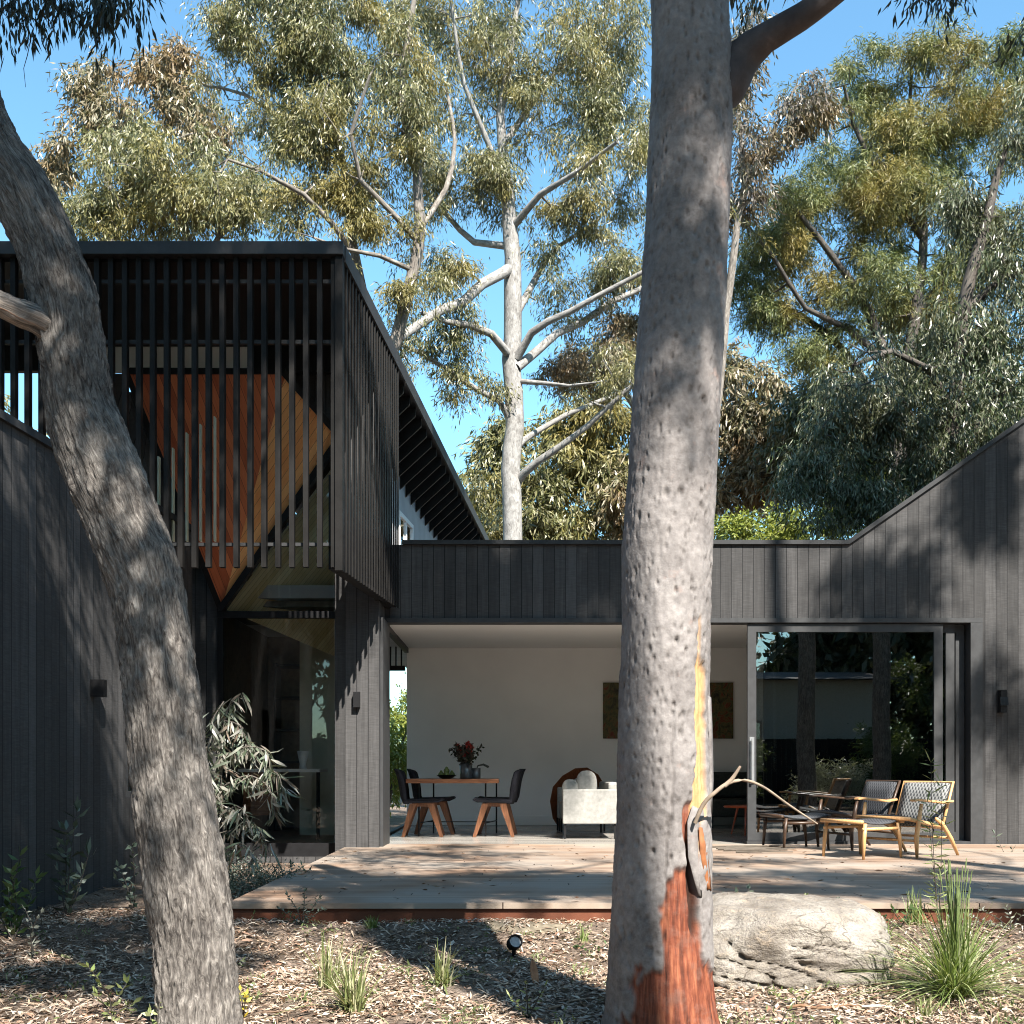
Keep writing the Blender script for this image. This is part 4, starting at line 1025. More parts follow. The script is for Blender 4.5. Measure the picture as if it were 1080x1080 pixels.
# ================================================================== BACKGROUND TREES
M['whitebark'] = barkmat('pale_gum_bark', (.10, .093, .086), (.22, .21, .20), (.34, .33, .315), .5, .8)
M['greybark'] = barkmat('grey_bark', (.06, .05, .045), (.16, .14, .12), (.30, .27, .24), 1.0)
M['darkbark'] = barkmat('dark_bark', (.025, .022, .02), (.07, .06, .052), (.13, .115, .10), 1.0)
M['lf_olive'] = leafmat('olive_gum_leaf', [(.035, .042, .014), (.10, .105, .034), (.16, .155, .058), (.34, .32, .20), (.075, .085, .036), (.22, .205, .095)], .24, .38, .5, .5, (.22, .18, .055))
M['lf_rust'] = leafmat('mixed_gum_leaf', [(.06, .065, .03), (.18, .16, .08), (.36, .32, .24), (.17, .13, .075), (.12, .13, .07)], .22, .38, .5, .7, (.20, .13, .065))
M['lf_she'] = leafmat('feathery_olive_needle', [(.04, .062, .02), (.11, .13, .042), (.19, .20, .075), (.10, .13, .065)], .26, .45, .4, .45, (.24, .18, .05))
M['lf_dark'] = leafmat('dark_gum_leaf', [(.018, .032, .011), (.04, .062, .02), (.085, .10, .045), (.24, .245, .17), (.03, .048, .018)], .16, .36, .5, .6, (.06, .065, .03))
M['lf_lime'] = leafmat('yellow_green_leaf', [(.17, .21, .04), (.26, .28, .06), (.11, .15, .04)], .35, .45)
M['lf_green'] = leafmat('mid_green_leaf', [(.06, .10, .03), (.10, .14, .045), (.16, .20, .07)], .3)
def limb(Y, pts, r0, r1, dy=0.0):
    """pts: photo px; Y at start, runs dy metres in depth by its end; radii in px of width"""
    n = len(pts); out = []; rr = []
    for i, (x, y) in enumerate(pts):
        t = i / (n - 1); Yi = Y + dy * t; out.append(W(x, y, Yi)); rr.append((r0 * (1 - t) + r1 * t) * Yi / FPX)
    return out, rr
def ground_at(px, Y): return Vector(((px - 540) / FPX * Y, Y, -.3))
YA = 25.0
limbsA = [([ground_at(541, YA), W(541, 570, YA), W(541, 450, YA), W(539.5, 380, YA), W(540, 300, YA), W(538, 245, YA), W(534, 190, YA), W(528, 120, YA), W(540, 40, YA), W(556, -60, YA)],
           [.25, .215, .205, .20, .195, .17, .13, .095, .07, .03]),
          limb(YA - .1, [(535, 285), (530, 289), (507, 300), (488, 318), (464, 328), (440, 345), (418, 359)], 6, 4.5, -2.2),
          limb(YA - .2, [(535, 372), (519, 352), (497, 343), (471, 339), (445, 330)], 4.6, 2.5, -1.5),
          limb(YA, [(536, 440), (527, 422), (504, 411), (482, 396), (445, 372), (421, 363)], 3.6, 2, -1.0),
          limb(YA, [(545, 330), (555, 311), (567, 289), (575, 276), (590, 259), (627, 235), (655, 205)], 4.4, 1.0, 1.4),
          limb(YA - .1, [(545, 378), (560, 352), (578, 339), (601, 328), (634, 311), (677, 287), (720, 262)], 4.6, 1.8, -1.5),
          limb(YA - .1, [(545, 388), (567, 370), (586, 352), (615, 339), (645, 318), (678, 304), (725, 280)], 5, 2.2, 1.6),
          limb(YA, [(545, 402), (575, 404), (601, 407), (640, 402)], 3, .8, -1.2),
          limb(YA, [(545, 472), (553, 464), (567, 454), (597, 437), (634, 422), (675, 405), (700, 380)], 3.8, 1.2, 1.0),
          limb(YA, [(546, 508), (553, 499), (567, 487), (593, 470), (619, 450), (641, 430), (667, 407), (705, 380)], 4.6, 1.8, -1.4),
          limb(YA, [(534, 200), (515, 150), (490, 90), (478, 20), (470, -50)], 3.6, 1, -1.5),
          limb(YA, [(533, 150), (560, 110), (600, 60), (640, 10), (660, -50)], 3.6, 1, 1.5),
          limb(YA, [(538, 260), (500, 255), (470, 225), (440, 190)], 4, 1.8, 1.5),
          limb(YA, [(540, 240), (570, 205), (610, 180), (650, 150)], 4, 1.8, -2)]
mA = [pm(520, 90, YA, 75, 85, 110), pm(590, 70, YA, 75, 75, 100), pm(640, 150, YA, 50, 70, 70), pm(500, 190, YA, 60, 40, 60), pm(565, 195, YA, 60, 38, 55),
      pm(620, 235, YA, 50, 30, 40), pm(655, 60, YA, 45, 80, 60), pm(450, 30, YA, 50, 60, 45), pm(560, -30, YA, 110, 60, 70), pm(655, 290, YA, 35, 28, 22), pm(470, 290, YA - 1, 45, 22, 26),
      pm(470, 378, YA - .5, 45, 20, 30, 1.0), pm(505, 412, YA - .4, 28, 14, 14, .7), pm(585, 300, YA, 25, 14, 9), pm(480, 330, YA - 1, 30, 12, 12), pm(600, 330, YA + .6, 30, 8, 9), pm(640, 290, YA, 26, 10, 9), pm(575, 262, YA, 22, 10, 9), pm(655, 395, YA - 1, 20, 10, 8), pm(690, 200, YA + 1, 40, 110, 45)]
lfA = dict(rad=.40, per=116, L=.145, W=.023, droop=.85, nsp=8, flat=.6, up=-.05)
grow_tree('gum_tree', 'tall pale straight-trunked gum standing behind the low roof in the middle', 'tree', (ground_at(541, YA).x, YA, -.3), limbsA, mA, lfA, M['whitebark'], M['lf_olive'], 'trees beyond the house', .55, .012)
# rust coloured clump, a slim tree just behind
YR = 27.5
limbsR = [([ground_at(690, YR), W(688, 560, YR), W(680, 470, YR), W(668, 400, YR), W(650, 340, YR)], [.16, .14, .11, .08, .04]), limb(YR, [(680, 450), (650, 400), (610, 390)], 4, 2)]
grow_tree('gum_tree', 'slim gum with rusty brown foliage right beside the pale straight trunk', 'tree', (ground_at(690, YR).x, YR, -.3), limbsR,
          [pm(640, 375, YR, 48, 34, 70), pm(605, 388, YR, 36, 16, 26), pm(668, 330, YR, 30, 40, 30), pm(700, 300, YR, 40, 80, 40)], dict(rad=.5, per=104, L=.16, W=.030, droop=.8, nsp=8), M['greybark'], M['lf_rust'], 'trees beyond the house', .6, .012)
YB = 21.5
limbsB = [([ground_at(395, YB), W(397, 520, YB), W(405, 420, YB), W(417, 359, YB), W(428, 318, YB), W(441, 267, YB), W(443, 240, YB), W(440, 180, YB), W(425, 110, YB), W(430, 40, YB), W(445, -40, YB)],
           [.15, .14, .13, .12, .115, .11, .10, .09, .075, .06, .03]),
          limb(YB, [(405, 420), (385, 330), (372, 250), (360, 160), (335, 80), (320, 0)], 6, 2.5, 1.5),
          limb(YB, [(372, 265), (350, 235), (320, 205), (275, 180), (240, 168)], 3.6, 1.4, -1.5),
          limb(YB, [(350, 170), (300, 130), (260, 100), (215, 90)], 3, 1.2, 1.0),
          limb(YB, [(441, 255), (415, 225), (380, 190), (370, 140), (390, 80)], 3.4, 1.6, -1.2),
          limb(YB, [(436, 285), (400, 270), (360, 262), (330, 250)], 3, 1.3, -1.2),
          limb(YB, [(443, 240), (470, 200), (480, 150), (470, 90)], 3.4, 1.5, 1.5)]
mB = [pm(270, 45, YB, 55, 52, 90), pm(330, 55, YB, 55, 60, 90), pm(390, 50, YB, 50, 60, 80), pm(290, 120, YB, 40, 38, 55), pm(345, 140, YB, 55, 50, 75), pm(410, 145, YB, 45, 50, 60), pm(335, 205, YB, 42, 28, 40),
      pm(390, 215, YB, 45, 24, 38), pm(440, 300, YB - .5, 40, 18, 20), pm(400, 240, YB, 40, 16, 22), pm(330, -20, YB, 90, 40, 60), pm(235, 20, YB, 28, 34, 26), pm(420, 90, YB, 40, 40, 40), pm(310, 232, YB, 16, 12, 8)]
grow_tree('gum_tree', 'grey-limbed gum with a wide open crown above the battened upper storey', 'tree', (ground_at(395, YB).x, YB, -.3), limbsB, mB, dict(rad=.36, per=116, L=.13, W=.0215, droop=.85, nsp=8, flat=.6, up=-.05), M['greybark'], M['lf_olive'], 'trees beyond the house', .5, .011)
# left group
YC = 29.0
limbsC = [([ground_at(200, YC), W(202, 420, YC), W(205, 300, YC), W(190, 230, YC), W(175, 180, YC)], [.22, .2, .16, .10, .05]),
          limb(YC, [(205, 300), (230, 250), (235, 225), (200, 200), (150, 190)], 3.4, 1.5), limb(YC, [(230, 250), (260, 225), (285, 215)], 3, 1.5), limb(YC, [(195, 240), (150, 215), (110, 200)], 3.4, 1.4)]
grow_tree('gum_tree', 'rounded olive gum showing its dome just above the black fascia at left', 'tree', (ground_at(200, YC).x, YC, -.3), limbsC,
          [pm(185, 205, YC, 95, 50, 150), pm(240, 225, YC, 62, 36, 70), pm(110, 228, YC, 48, 26, 44), pm(150, 170, YC, 50, 26, 44)], dict(rad=.58, per=120, L=.18, W=.034, droop=.8, nsp=8), M['greybark'], M['lf_olive'], 'trees beyond the house', .7, .014)
YC2 = 33.0
limbsC2 = [([ground_at(100, YC2), W(105, 400, YC2), W(115, 250, YC2), W(110, 160, YC2), W(95, 90, YC2)], [.22, .2, .16, .10, .05]), limb(YC2, [(115, 220), (160, 170), (185, 110), (200, 70)], 4, 1.5), limb(YC2, [(150, 180), (200, 160), (225, 140)], 3, 1.3)]
grow_tree('gum_tree', 'slender gum with ragged separate sprays rising against the open sky at left', 'tree', (ground_at(100, YC2).x, YC2, -.3), limbsC2,
          [pm(98, 92, YC2, 32, 34, 44), pm(110, 130, YC2, 38, 26, 34), pm(190, 100, YC2, 32, 44, 50), pm(212, 140, YC2, 30, 24, 28), pm(160, 95, YC2, 24, 26, 20), pm(75, 160, YC2, 24, 30, 20), pm(60, 195, YC2, 18, 22, 12), pm(182, 60, YC2, 12, 16, 8)], dict(rad=.62, per=80, L=.24, W=.046, droop=.8, nsp=8), M['greybark'], M['lf_rust'], 'trees beyond the house', .7, .014)
# right: feathery tree, purple-tipped sprigs, darker broad gum in front
YD = 27.0
limbsD = [([ground_at(945, YD), W(948, 560, YD), W(950, 440, YD), W(965, 330, YD), W(975, 240, YD), W(960, 150, YD), W(962, 70, YD)], [.20, .18, .16, .13, .09, .06, .03]),
          limb(YD, [(950, 440), (930, 360), (900, 300), (862, 250), (830, 210)], 6, 2, -1), limb(YD, [(948, 480), (910, 400), (870, 350), (820, 322), (790, 312)], 5, 2, 1),
          limb(YD, [(965, 330), (1010, 280), (1040, 220), (1060, 150)], 5, 2, 1), limb(YD, [(972, 250), (930, 190), (900, 130), (890, 90)], 3.6, 1.5, -1), limb(YD, [(940, 385), (890, 345), (850, 325), (815, 270), (790, 240)], 3.6, 1.5, -1.6)]
mD = [pm(1000, 120, YD, 85, 75, 150), pm(930, 140, YD, 60, 60, 100), pm(900, 220, YD, 85, 60, 140), pm(830, 250, YD, 60, 45, 80), pm(1010, 230, YD, 80, 70, 120), pm(950, 310, YD, 100, 45, 120), pm(850, 320, YD, 70, 32, 60),
      pm(805, 300, YD, 40, 26, 32), pm(1060, 90, YD, 50, 60, 60), pm(975, 60, YD, 55, 24, 34), pm(905, 90, YD, 26, 24, 20), pm(870, 370, YD, 50, 36, 44)]
grow_tree('she_oak', 'tall feathery olive tree filling the sky at the right', 'tree', (ground_at(945, YD).x, YD, -.3), limbsD, mD, dict(rad=.44, per=170, L=.16, W=.021, droop=.55, nsp=10, flat=.8, up=.1), M['darkbark'], M['lf_she'], 'trees beyond the house', .6, .011)
YE = 24.0
limbsE = [([ground_at(742, YE), W(748, 560, YE), W(756, 420, YE), W(770, 300, YE), W(785, 200, YE), W(815, 140, YE), W(840, 90, YE)], [.13, .12, .10, .085, .07, .045, .02]), limb(YE, [(785, 200), (780, 130), (775, 70)], 3, 1.2)]
grow_tree('gum_tree', 'thin gum with purplish airy sprays just right of the big foreground trunk', 'tree', (ground_at(742, YE).x, YE, -.3), limbsE,
          [pm(850, 95, YE, 28, 26, 34), pm(835, 125, YE, 30, 20, 24), pm(785, 100, YE, 24, 34, 30), pm(790, 160, YE, 36, 30, 40), pm(780, 215, YE, 30, 30, 34), pm(775, 40, YE, 22, 30, 20)], dict(rad=.45, per=70, L=.17, W=.034, droop=.8, nsp=8), M['greybark'],
          leafmat('purplish_gum_leaf', [(.10, .085, .07), (.17, .14, .125), (.13, .12, .07), (.22, .19, .17)], .25, .36, .5, .6, (.17, .115, .045)), 'trees beyond the house', .55, .011)
YF = 18.5
limbsF = [([ground_at(1010, YF), W(1005, 520, YF), W(1008, 430, YF), W(1015, 330, YF), W(1040, 230, YF), W(1060, 160, YF)], [.17, .15, .13, .11, .08, .04]),
          limb(YF, [(1008, 440), (980, 390), (940, 370), (900, 385)], 5, 2, -1), limb(YF, [(1006, 480), (960, 470), (925, 440), (890, 430)], 4, 2, 1), limb(YF, [(1015, 330), (1060, 290), (1110, 280)], 5, 2), limb(YF, [(1008, 500), (1050, 420), (1090, 400)], 4, 2)]
mF = [pm(1000, 350, YF, 80, 42, 70), pm(940, 410, YF, 75, 45, 85), pm(1030, 430, YF, 70, 60, 80), pm(890, 470, YF, 50, 45, 60), pm(980, 490, YF, 70, 40, 80), pm(1050, 220, YF, 45, 60, 60), pm(1085, 130, YF, 26, 60, 30), pm(1070, 330, YF, 50, 50, 60), pm(930, 530, YF, 60, 30, 50), pm(850, 520, YF, 36, 34, 30)]
grow_tree('gum_tree', 'darker broad-leafed gum close behind the sloping gable at right', 'tree', (ground_at(1010, YF).x, YF, -.3), limbsF, mF, dict(rad=.42, per=104, L=.125, W=.022, droop=.95, nsp=8, flat=.55, up=-.1), M['darkbark'], M['lf_dark'], 'trees beyond the house', .5, .011)
# low masses between
def bushy(name, label, cat, px, Y, masses, lf, lm, bark='darkbark', h=1.5, grp=None):
    g = ground_at(px, Y); g.z = -.25
    grow_tree(name, label, cat, tuple(g), [([g, g + Vector((.1, 0, h * .5)), g + Vector((-.05, .1, h))], [.09, .06, .03])], masses, lf, M[bark], lm, grp, .5, .01)
YG = 36.0
for px, Yg, lab, ms, m_ in (
    (590, 35, 'hazy olive tree low behind the pale trunk', [pm(600, 505, 35, 60, 60, 90), pm(560, 520, 35, 50, 45, 60), pm(640, 470, 35, 45, 60, 70), pm(610, 440, 35, 40, 30, 34), pm(580, 560, 35, 90, 30, 60)], 'lf_olive'),
    (515, 38, 'small far olive tree just right of the descending eave', [pm(520, 500, 38, 22, 26, 26), pm(528, 450, 38, 20, 34, 26), pm(515, 545, 38, 26, 26, 26), pm(470, 570, 38, 30, 40, 20)], 'lf_olive'),
    (790, 34, 'far pale green tree low between the big trunk and the feathery tree', [pm(790, 440, 34, 42, 42, 60), pm(830, 470, 34, 50, 50, 70), pm(780, 520, 34, 50, 40, 60), pm(765, 400, 34, 20, 40, 24), pm(690, 520, 34, 60, 60, 60)], 'lf_rust'),
    (880, 32, 'far dark green tree low behind the broad-leafed gum', [pm(880, 440, 32, 60, 60, 90), pm(930, 500, 32, 70, 60, 90), pm(1040, 480, 32, 90, 80, 110), pm(1010, 380, 32, 90, 60, 90)], 'lf_dark')):
    bushy('tree', lab, 'tree', px, Yg, ms, dict(rad=.85, per=100, L=.30, W=.06, droop=.7, nsp=8), M[m_], 'darkbark', 5.0, 'far trees filling the gaps')
bushy('wattle', 'yellow-green bush glowing low behind the roof line at right', 'bush', 850, 22, [pm(880, 540, 22, 40, 26, 40), pm(820, 562, 22, 60, 16, 44), pm(905, 525, 22, 22, 18, 20), pm(775, 560, 22, 20, 14, 12)], dict(rad=.4, per=90, L=.12, W=.04, droop=.3, nsp=8), M['lf_lime'], h=3)
# garden seen past the pier and beyond the house
i_ = 0
for x, y, r, h, lb in ((-2.6, 23.5, 1.3, 2.6, 'bright green garden shrub seen through the gap between pier and back wall'), (-1.2, 26, 1.6, 3.6, 'taller shrub beyond the gap past the pier'), (-6.5, 24, 1.8, 3.4, 'dense shrub behind the upper storey at far left'), (-9.5, 21, 2.0, 4.0, 'broad shrub behind the left wing')):
    C = sample_mass([((x, y, h * .5), (r, r, h * .5), 90)])
    V, Q = sprays(C, .42, 110, .13, .042, .5, 8, .8, .1)
    s = thing('shrub', lb, 'shrub', (x, y, -.2), 'shrubs beyond the house'); npobj('crown', V, Q, M['lf_lime'] if i_ < 2 else M['lf_green'], s)
    paths = [(np.array([[x, y, -.2], [x + .2 * math.cos(a), y + .2 * math.sin(a), h * .4], [x + .6 * math.cos(a), y + .6 * math.sin(a), h * .8]]), np.array([.04, .03, .01])) for a in (0.3, 2.2, 4.4)]
    V, Q, UV = tubes(paths, 6); npobj('stems', V, Q, M['darkbark'], s, True, True, UV); i_ += 1
for x, y, h, lb, mm in ((-14, 27, 10, 'wide gum beyond the left wing, glimpsed between the battens', 'lf_olive'), (-20, 34, 12, 'tall gum far at the left edge behind the house', 'lf_olive')):
    grow_tree('gum_tree', lb, 'tree', (x, y, -.3), [([(x, y, -.3), (x + .3, y, h * .4), (x - .2, y, h * .8)], [.25, .18, .06])], [((x, y, h * .72), (3.6, 3, h * .3), 90), ((x + 1.5, y, h * .35), (3.0, 2.5, h * .22), 60)], dict(rad=.9, per=90, L=.26, W=.05, droop=.8, nsp=8), M['greybark'], M[mm], 'trees beyond the house', .8, .014)

# ================================================================== FOREGROUND CROWNS AND THE TREES BEHIND THE CAMERA
def shade(px, py, Y, t, r, n):       # a crown mass standing up-sun of the point seen at px,py
    p = W(px, py, Y) + SUN * t
    return (tuple(p), r if hasattr(r, '__len__') else (r, r, r), n)
M['lf_near'] = leafmat('near_gum_leaf', [(.018, .025, .015), (.03, .038, .023), (.045, .05, .033)], .12, .35, .45)
# big foreground tree crown: hanging sprays in view + mass above
Cb = [W(775, -28, 6.5), W(795, -30, 6.6), W(812, -40, 6.6), W(838, -38, 6.4), W(760, -40, 6.7)]
hang('crown', bt, Cb, .16, 110, .085, .014, M['lf_near'], 1.1)
Ct = sample_mass([((.4, 3.6, 8.2), (2.0, 2.0, 1.2), 60), ((1.6, 3.2, 7.4), (1.2, 1.4, .8), 26)])
V, Q = sprays(Ct, .5, 90, .14, .028, .8, 8, .6, 0); npobj('crown', V, Q, M['lf_near'], bt)
Cl = [W(12, -14, 5.2), W(-5, 5, 5.2), W(40, -12, 5.2), W(60, -4, 5.2), W(88, 2, 5.2), W(104, 6, 5.2), W(122, 2, 5.2), W(138, -6, 5.2), W(34, 8, 5.2), W(70, -20, 5.2), W(110, -18, 5.2)]
hang('crown', lt, Cl, .105, 95, .075, .0125, M['lf_near'], 1.5)
hang('crown', lt, [W(980, -16, 5.2), W(996, -10, 5.2), W(1010, -18, 5.2), W(965, -22, 5.2), W(1080, 38, 5.0), W(1090, 30, 5.0)], .09, 60, .06, .011, M['lf_near'], 1.0)
tw = [(np.array([W(-20, 20, 5.2), W(5, 8, 5.2), W(20, -4, 5.2), W(60, -20, 5.2)]), np.array([.006, .005, .005, .005])),
      (np.array([W(33, 38, 5.2), W(29, 58, 5.2), W(25, 72, 5.2), W(27, 92, 5.2)]), np.array([.002, .002, .0015, .001]))]
V, Q, UV = tubes(tw, 6); npobj('twig', V, Q, M['darkbark'], lt, True, True, UV)
Ct = sample_mass([((-2.2, 3.4, 7.4), (1.6, 1.6, .9), 46)])
V, Q = sprays(Ct, .5, 80, .14, .028, .8, 8, .6, 0); npobj('crown', V, Q, M['lf_near'], lt)
# trees behind the camera: they shade the place and stand in the glass
def off_tree(label, bx, by, h, masses, lm='lf_dark', r=.24, lean=(0, 0), per=110, rad=.42, L=.15, Wd=.035, extra=()):
    l = [([(bx, by, -.4), (bx + lean[0] * .3, by + lean[1] * .3, h * .35), (bx + lean[0] * .7, by + lean[1] * .7, h * .7), (bx + lean[0], by + lean[1], h)], [r, r * .85, r * .6, r * .25])] + list(extra)
    grow_tree('gum_tree', label, 'tree', (bx, by, -.4), l, masses, dict(rad=rad, per=per, L=L, W=Wd, droop=.8, nsp=8), M['greybark'], M[lm], 'trees behind the viewpoint', .7, .03, .2)
off_tree('gum reflected in the sliding door, dark trunk beside the pale neighbouring wall', 7.4, -2.2, 13,
         [shade(950, 640, 13.2, 15, (.4, .4, .3), 26), shade(1050, 520, 13.2, 15, (.35, .5, .5), 30), shade(895, 610, 13.2, 16, (.25, .25, .25), 6), shade(1045, 740, 13.2, 15, (.3, .4, .5), 12), shade(1000, 930, 8.5, 15, (1.5, 1.2, .8), 50), shade(900, 520, 13.2, 19, (.5, .5, .4), 4)])
off_tree('tall slim gum behind the viewpoint whose shadow climbs the parapet beside the door', 8.75, -.55, 23,
         [((9.2, -1.2, 22.5), (1.2, 1.2, 1.0), 16)], r=.22, lean=(.3, -.3), per=60)
off_tree('gum behind the viewpoint shading the battened upper storey', 4.8, -5.2, 15,
         [shade(190, 300, 10.5, 15, (1.5, 1.3, 1.2), 150), shade(60, 330, 10.5, 15, (1.3, 1.3, 1.3), 60), shade(540, 610, 13.2, 16, (1.8, 1.0, .55), 170), shade(700, 600, 13.2, 17, (.7, .9, .6), 20)], lean=(-1.6, 2.6), per=100)
off_tree('gum behind the viewpoint shading the middle of the deck', -1.5, -3.0, 12,
         [shade(400, 928, 8.8, 13, (1.8, .8, .45), 80), shade(600, 932, 8.6, 13.5, (1.6, .8, .45), 80), shade(850, 928, 8.7, 14, (2.2, .8, .6), 90), shade(560, 900, 11.5, 15, (2.4, 1.8, .8), 22)], lean=(.6, 1.0), per=100)
off_tree('gum behind the viewpoint shading the left wall', -4.5, -2.5, 11,
         [shade(20, 700, 8.0, 11, (.7, 1.1, .9), 56), shade(60, 880, 8.8, 11.5, (1.0, 1.4, .6), 66), shade(110, 560, 9.8, 12, (.35, .6, .6), 30), shade(70, 1010, 6.4, 10, (1.1, .9, .4), 50), shade(180, 960, 7.5, 11, (1.0, .7, .4), 22), shade(70, 290, 4.7, 9, (.8, .8, .9), 70), shade(720, 380, 4.6, 9, (.40, .40, .30), 14), shade(712, 40, 4.6, 10, (.36, .36, .22), 34)], per=90, lean=(.6, .5))
for x, y, h, lb in ((-9, -17, 14, 'broad dark tree behind the viewpoint at the left end of the street side'), (-1.5, -19, 15, 'broad dark tree behind the viewpoint near the middle'), (5, -21, 16, 'broad dark tree rising over the neighbouring roof, left half'), (13, -20, 16, 'broad dark tree rising over the neighbouring roof, right half'), (20, -17, 17, 'broad dark tree at the far right end of the street side'), (16, -12, 12, 'lower dark tree between fence and street at the right')):
    grow_tree('gum_tree', lb, 'tree', (x, y, -.4), [([(x, y, -.4), (x, y, h * .4), (x, y, h * .85)], [.3, .2, .05])], [((x, y, h * .62), (4.4, 2, h * .36), 200), ((x, y, h * .25), (4.4, 1.5, h * .25), 110)],
              dict(rad=.9, per=44, L=.5, W=.22, droop=.6, nsp=6), M['darkbark'], M['lf_dark'], 'trees behind the viewpoint', .9, .02)
for x, y, h, lb in ((-13, -5, 15, 'unseen broad gum added left of the viewpoint to block skylight'), (-12.5, 4, 15, 'unseen broad gum added beside the left wing, its canopy stretched to block skylight'), (14.5, -3, 15, 'unseen broad gum added right of the viewpoint to block skylight'), (15.5, 6, 15, 'unseen broad gum added beside the right gable, its canopy stretched to block skylight')):  # unseen trees added to cut skylight on the facade, canopies placed for that
    grow_tree('gum_tree', lb, 'tree', (x, y, -.4), [([(x, y, -.4), (x, y, h * .4), (x, y, h * .85)], [.3, .2, .05])] + ([([(x, y, h * .5), (x * .75, y + 3, h * .8), (x * .45, 9.8, 12.9)], [.16, .12, .05])] if y > 3 else []), [((x, y, h * .60), (3.0, 4.2, h * .36), 180), ((x, y, h * .22), (2.4, 4.2, h * .22), 90)] + ([((x * .46, 9.9, 12.9), (6.0, 1.9, .8), 150)] if y > 3 else [((x * .62, y + 1, 13), (2.6, 4.0, .9), 90)] if x < 0 else []),
              dict(rad=.9, per=40, L=.5, W=.22, droop=.6, nsp=6), M['darkbark'], M['lf_dark'], 'sky-blocking trees added beside the viewpoint', .9, .02)
C = sample_mass([((-3.6, 3.6, 9.8), (2.0, 2.2, 1.0), 70), ((-1.2, 5.2, 10.6), (1.4, 1.4, .8), 30)])
V, Q = sprays(C, .5, 90, .16, .04, .8, 8, .6, 0); npobj('crown', V, Q, M['lf_near'], lt)  # extra unseen foliage added overhead to block skylight and shade the front
# neighbour's house, fence and shrubs (seen mirrored in the glass)
nb = thing('neighbour_house', 'pale rendered house with a low tiled roof, mirrored in the sliding door', 'house', (9, -12, 0))
obj('wall', MB().box(5.0, 11.6, -16, -10, -.4, 3.7), simple('pale_render', (.5, .47, .41), .85, .2, var=.06), nb)
m = MB(); m.prism([P3(4.4, -16.6, 3.7), P3(4.4, -9.4, 3.7), P3(4.4, -13, 4.2)], (7.8, 0, 0)); obj('roof', m, simple('grey_roof_tile', (.12, .12, .125), .8), nb)
ww = obj('window', MB().box(6, 8, -9.995, -9.93, 1, 2.4), M['frame'], nb); obj('pane', MB().box(6.08, 7.92, -9.925, -9.92, 1.08, 2.32), M['glass'], ww)
fe = thing('paling_fence', 'dark paling fence in front of the pale neighbouring house', 'fence', (6, -7.5, 0))
m = MB(); x = -8.0
while x < 18: m.box(x, x + .145, -7.52, -7.5, -.4, 1.75 + random.uniform(-.01, .01)); x += .15
obj('palings', m, M['black'], fe); obj('rail', MB().box(-8, 18, -7.57, -7.525, .3, .38).box(-8, 18, -7.57, -7.525, 1.3, 1.38), M['black'], fe)
labs = ['silvery low shrub first in the row before the dark paling fence', 'fine green shrub second in the row before the paling fence', 'loose grey-green shrub third in the row before the paling fence', 'bushy green shrub fourth in the row before the paling fence', 'tall leafy shrub fifth in the row before the paling fence', 'wide soft shrub at the end of the row before the paling fence']
M['lf_silver'] = leafmat('silvery_leaf', [(.34, .35, .29), (.5, .51, .44), (.24, .27, .19)], .25)
for k_, (x, y, r, h) in enumerate(((5.6, -3.4, .8, 1.5), (6.6, -5.4, .7, 1.7), (8.6, -4.2, 1.0, 1.5), (10.2, -5.2, .9, 2.2), (11.2, -3.4, 1.2, 4.4), (4.2, -5.6, .9, 1.4))):
    C = sample_mass([((x, y, h * .42), (r, r, h * .5), 60)])
    V, Q = sprays(C, .30, 110, .13, .022, .2, 8, .9, .5)
    s = thing('shrub', labs[k_], 'shrub', (x, y, -.3), 'shrubs behind the viewpoint'); npobj('crown', V, Q, M[('lf_silver', 'lf_green', 'lf_silver', 'lf_green', 'lf_green', 'lf_silver')[k_]], s)
    V, Q, UV = tubes([(np.array([[x, y, -.3], [x + .1, y, h * .3], [x + .3 * math.cos(a), y + .3 * math.sin(a), h * .7]]), np.array([.03, .02, .01])) for a in (0, 2, 4)], 6); npobj('stems', V, Q, M['darkbark'], s, True, True, UV)
# ================================================================== GROUND
def gz(x, y):
    z = -.20 + .05 * math.exp(-((x + 2.7) ** 2 + (y - 9.5) ** 2) / 6)
    z += .07 * math.exp(-((y - 7.2) / .35) ** 2) * (1 if 3 < y < 9 else 1)
    z += .05 * math.exp(-((x - .0) ** 2 * 6 + (y - 7.0) ** 2 * 30))
    z += .035 * noise.fractal((x * .9, y * .9, 2.2), .9, 2, 3) * (1 if -6 < x < 9 and 2 < y < 14 else 0.3)
    if -1.8 < x < 10.5 and y > 7.4: z = min(z, -.19)
    return z
xs = np.concatenate([[-400, -120, -40, -15], np.linspace(-8, 9, 220), [16, 40, 120, 400]])
ys = np.concatenate([[-400, -100, -30, -10], np.linspace(1.5, 14, 200), [20, 40, 120, 400]])
V = [(x, y, gz(x, y)) for y in ys for x in xs]; nx = len(xs)
i = np.arange(len(ys) - 1)[:, None] * nx; j = np.arange(nx - 1)[None, :]
Q = np.stack([i + j, i + j + 1, i + nx + j + 1, i + nx + j], -1).reshape(-1, 4)
k = NM('leaf_mulch_soil'); P = k.n('NewGeometry').outputs['Position']
a_ = k.noise(P, 3.0, 6, .65); b_ = k.noise(P, 45, 6, .7, .8)
vo = k.n('TexVoronoi'); k.set(vo.inputs['Vector'], k.scale(P, (1, 1, 1))); vo.inputs['Scale'].default_value = 38
c = k.ramp(k.math('ADD', k.math('MULTIPLY', a_, .4), k.math('MULTIPLY', b_, .6)), [(.36, (.06, .043, .032)), (.5, (.18, .135, .105)), (.64, (.36, .29, .235))])
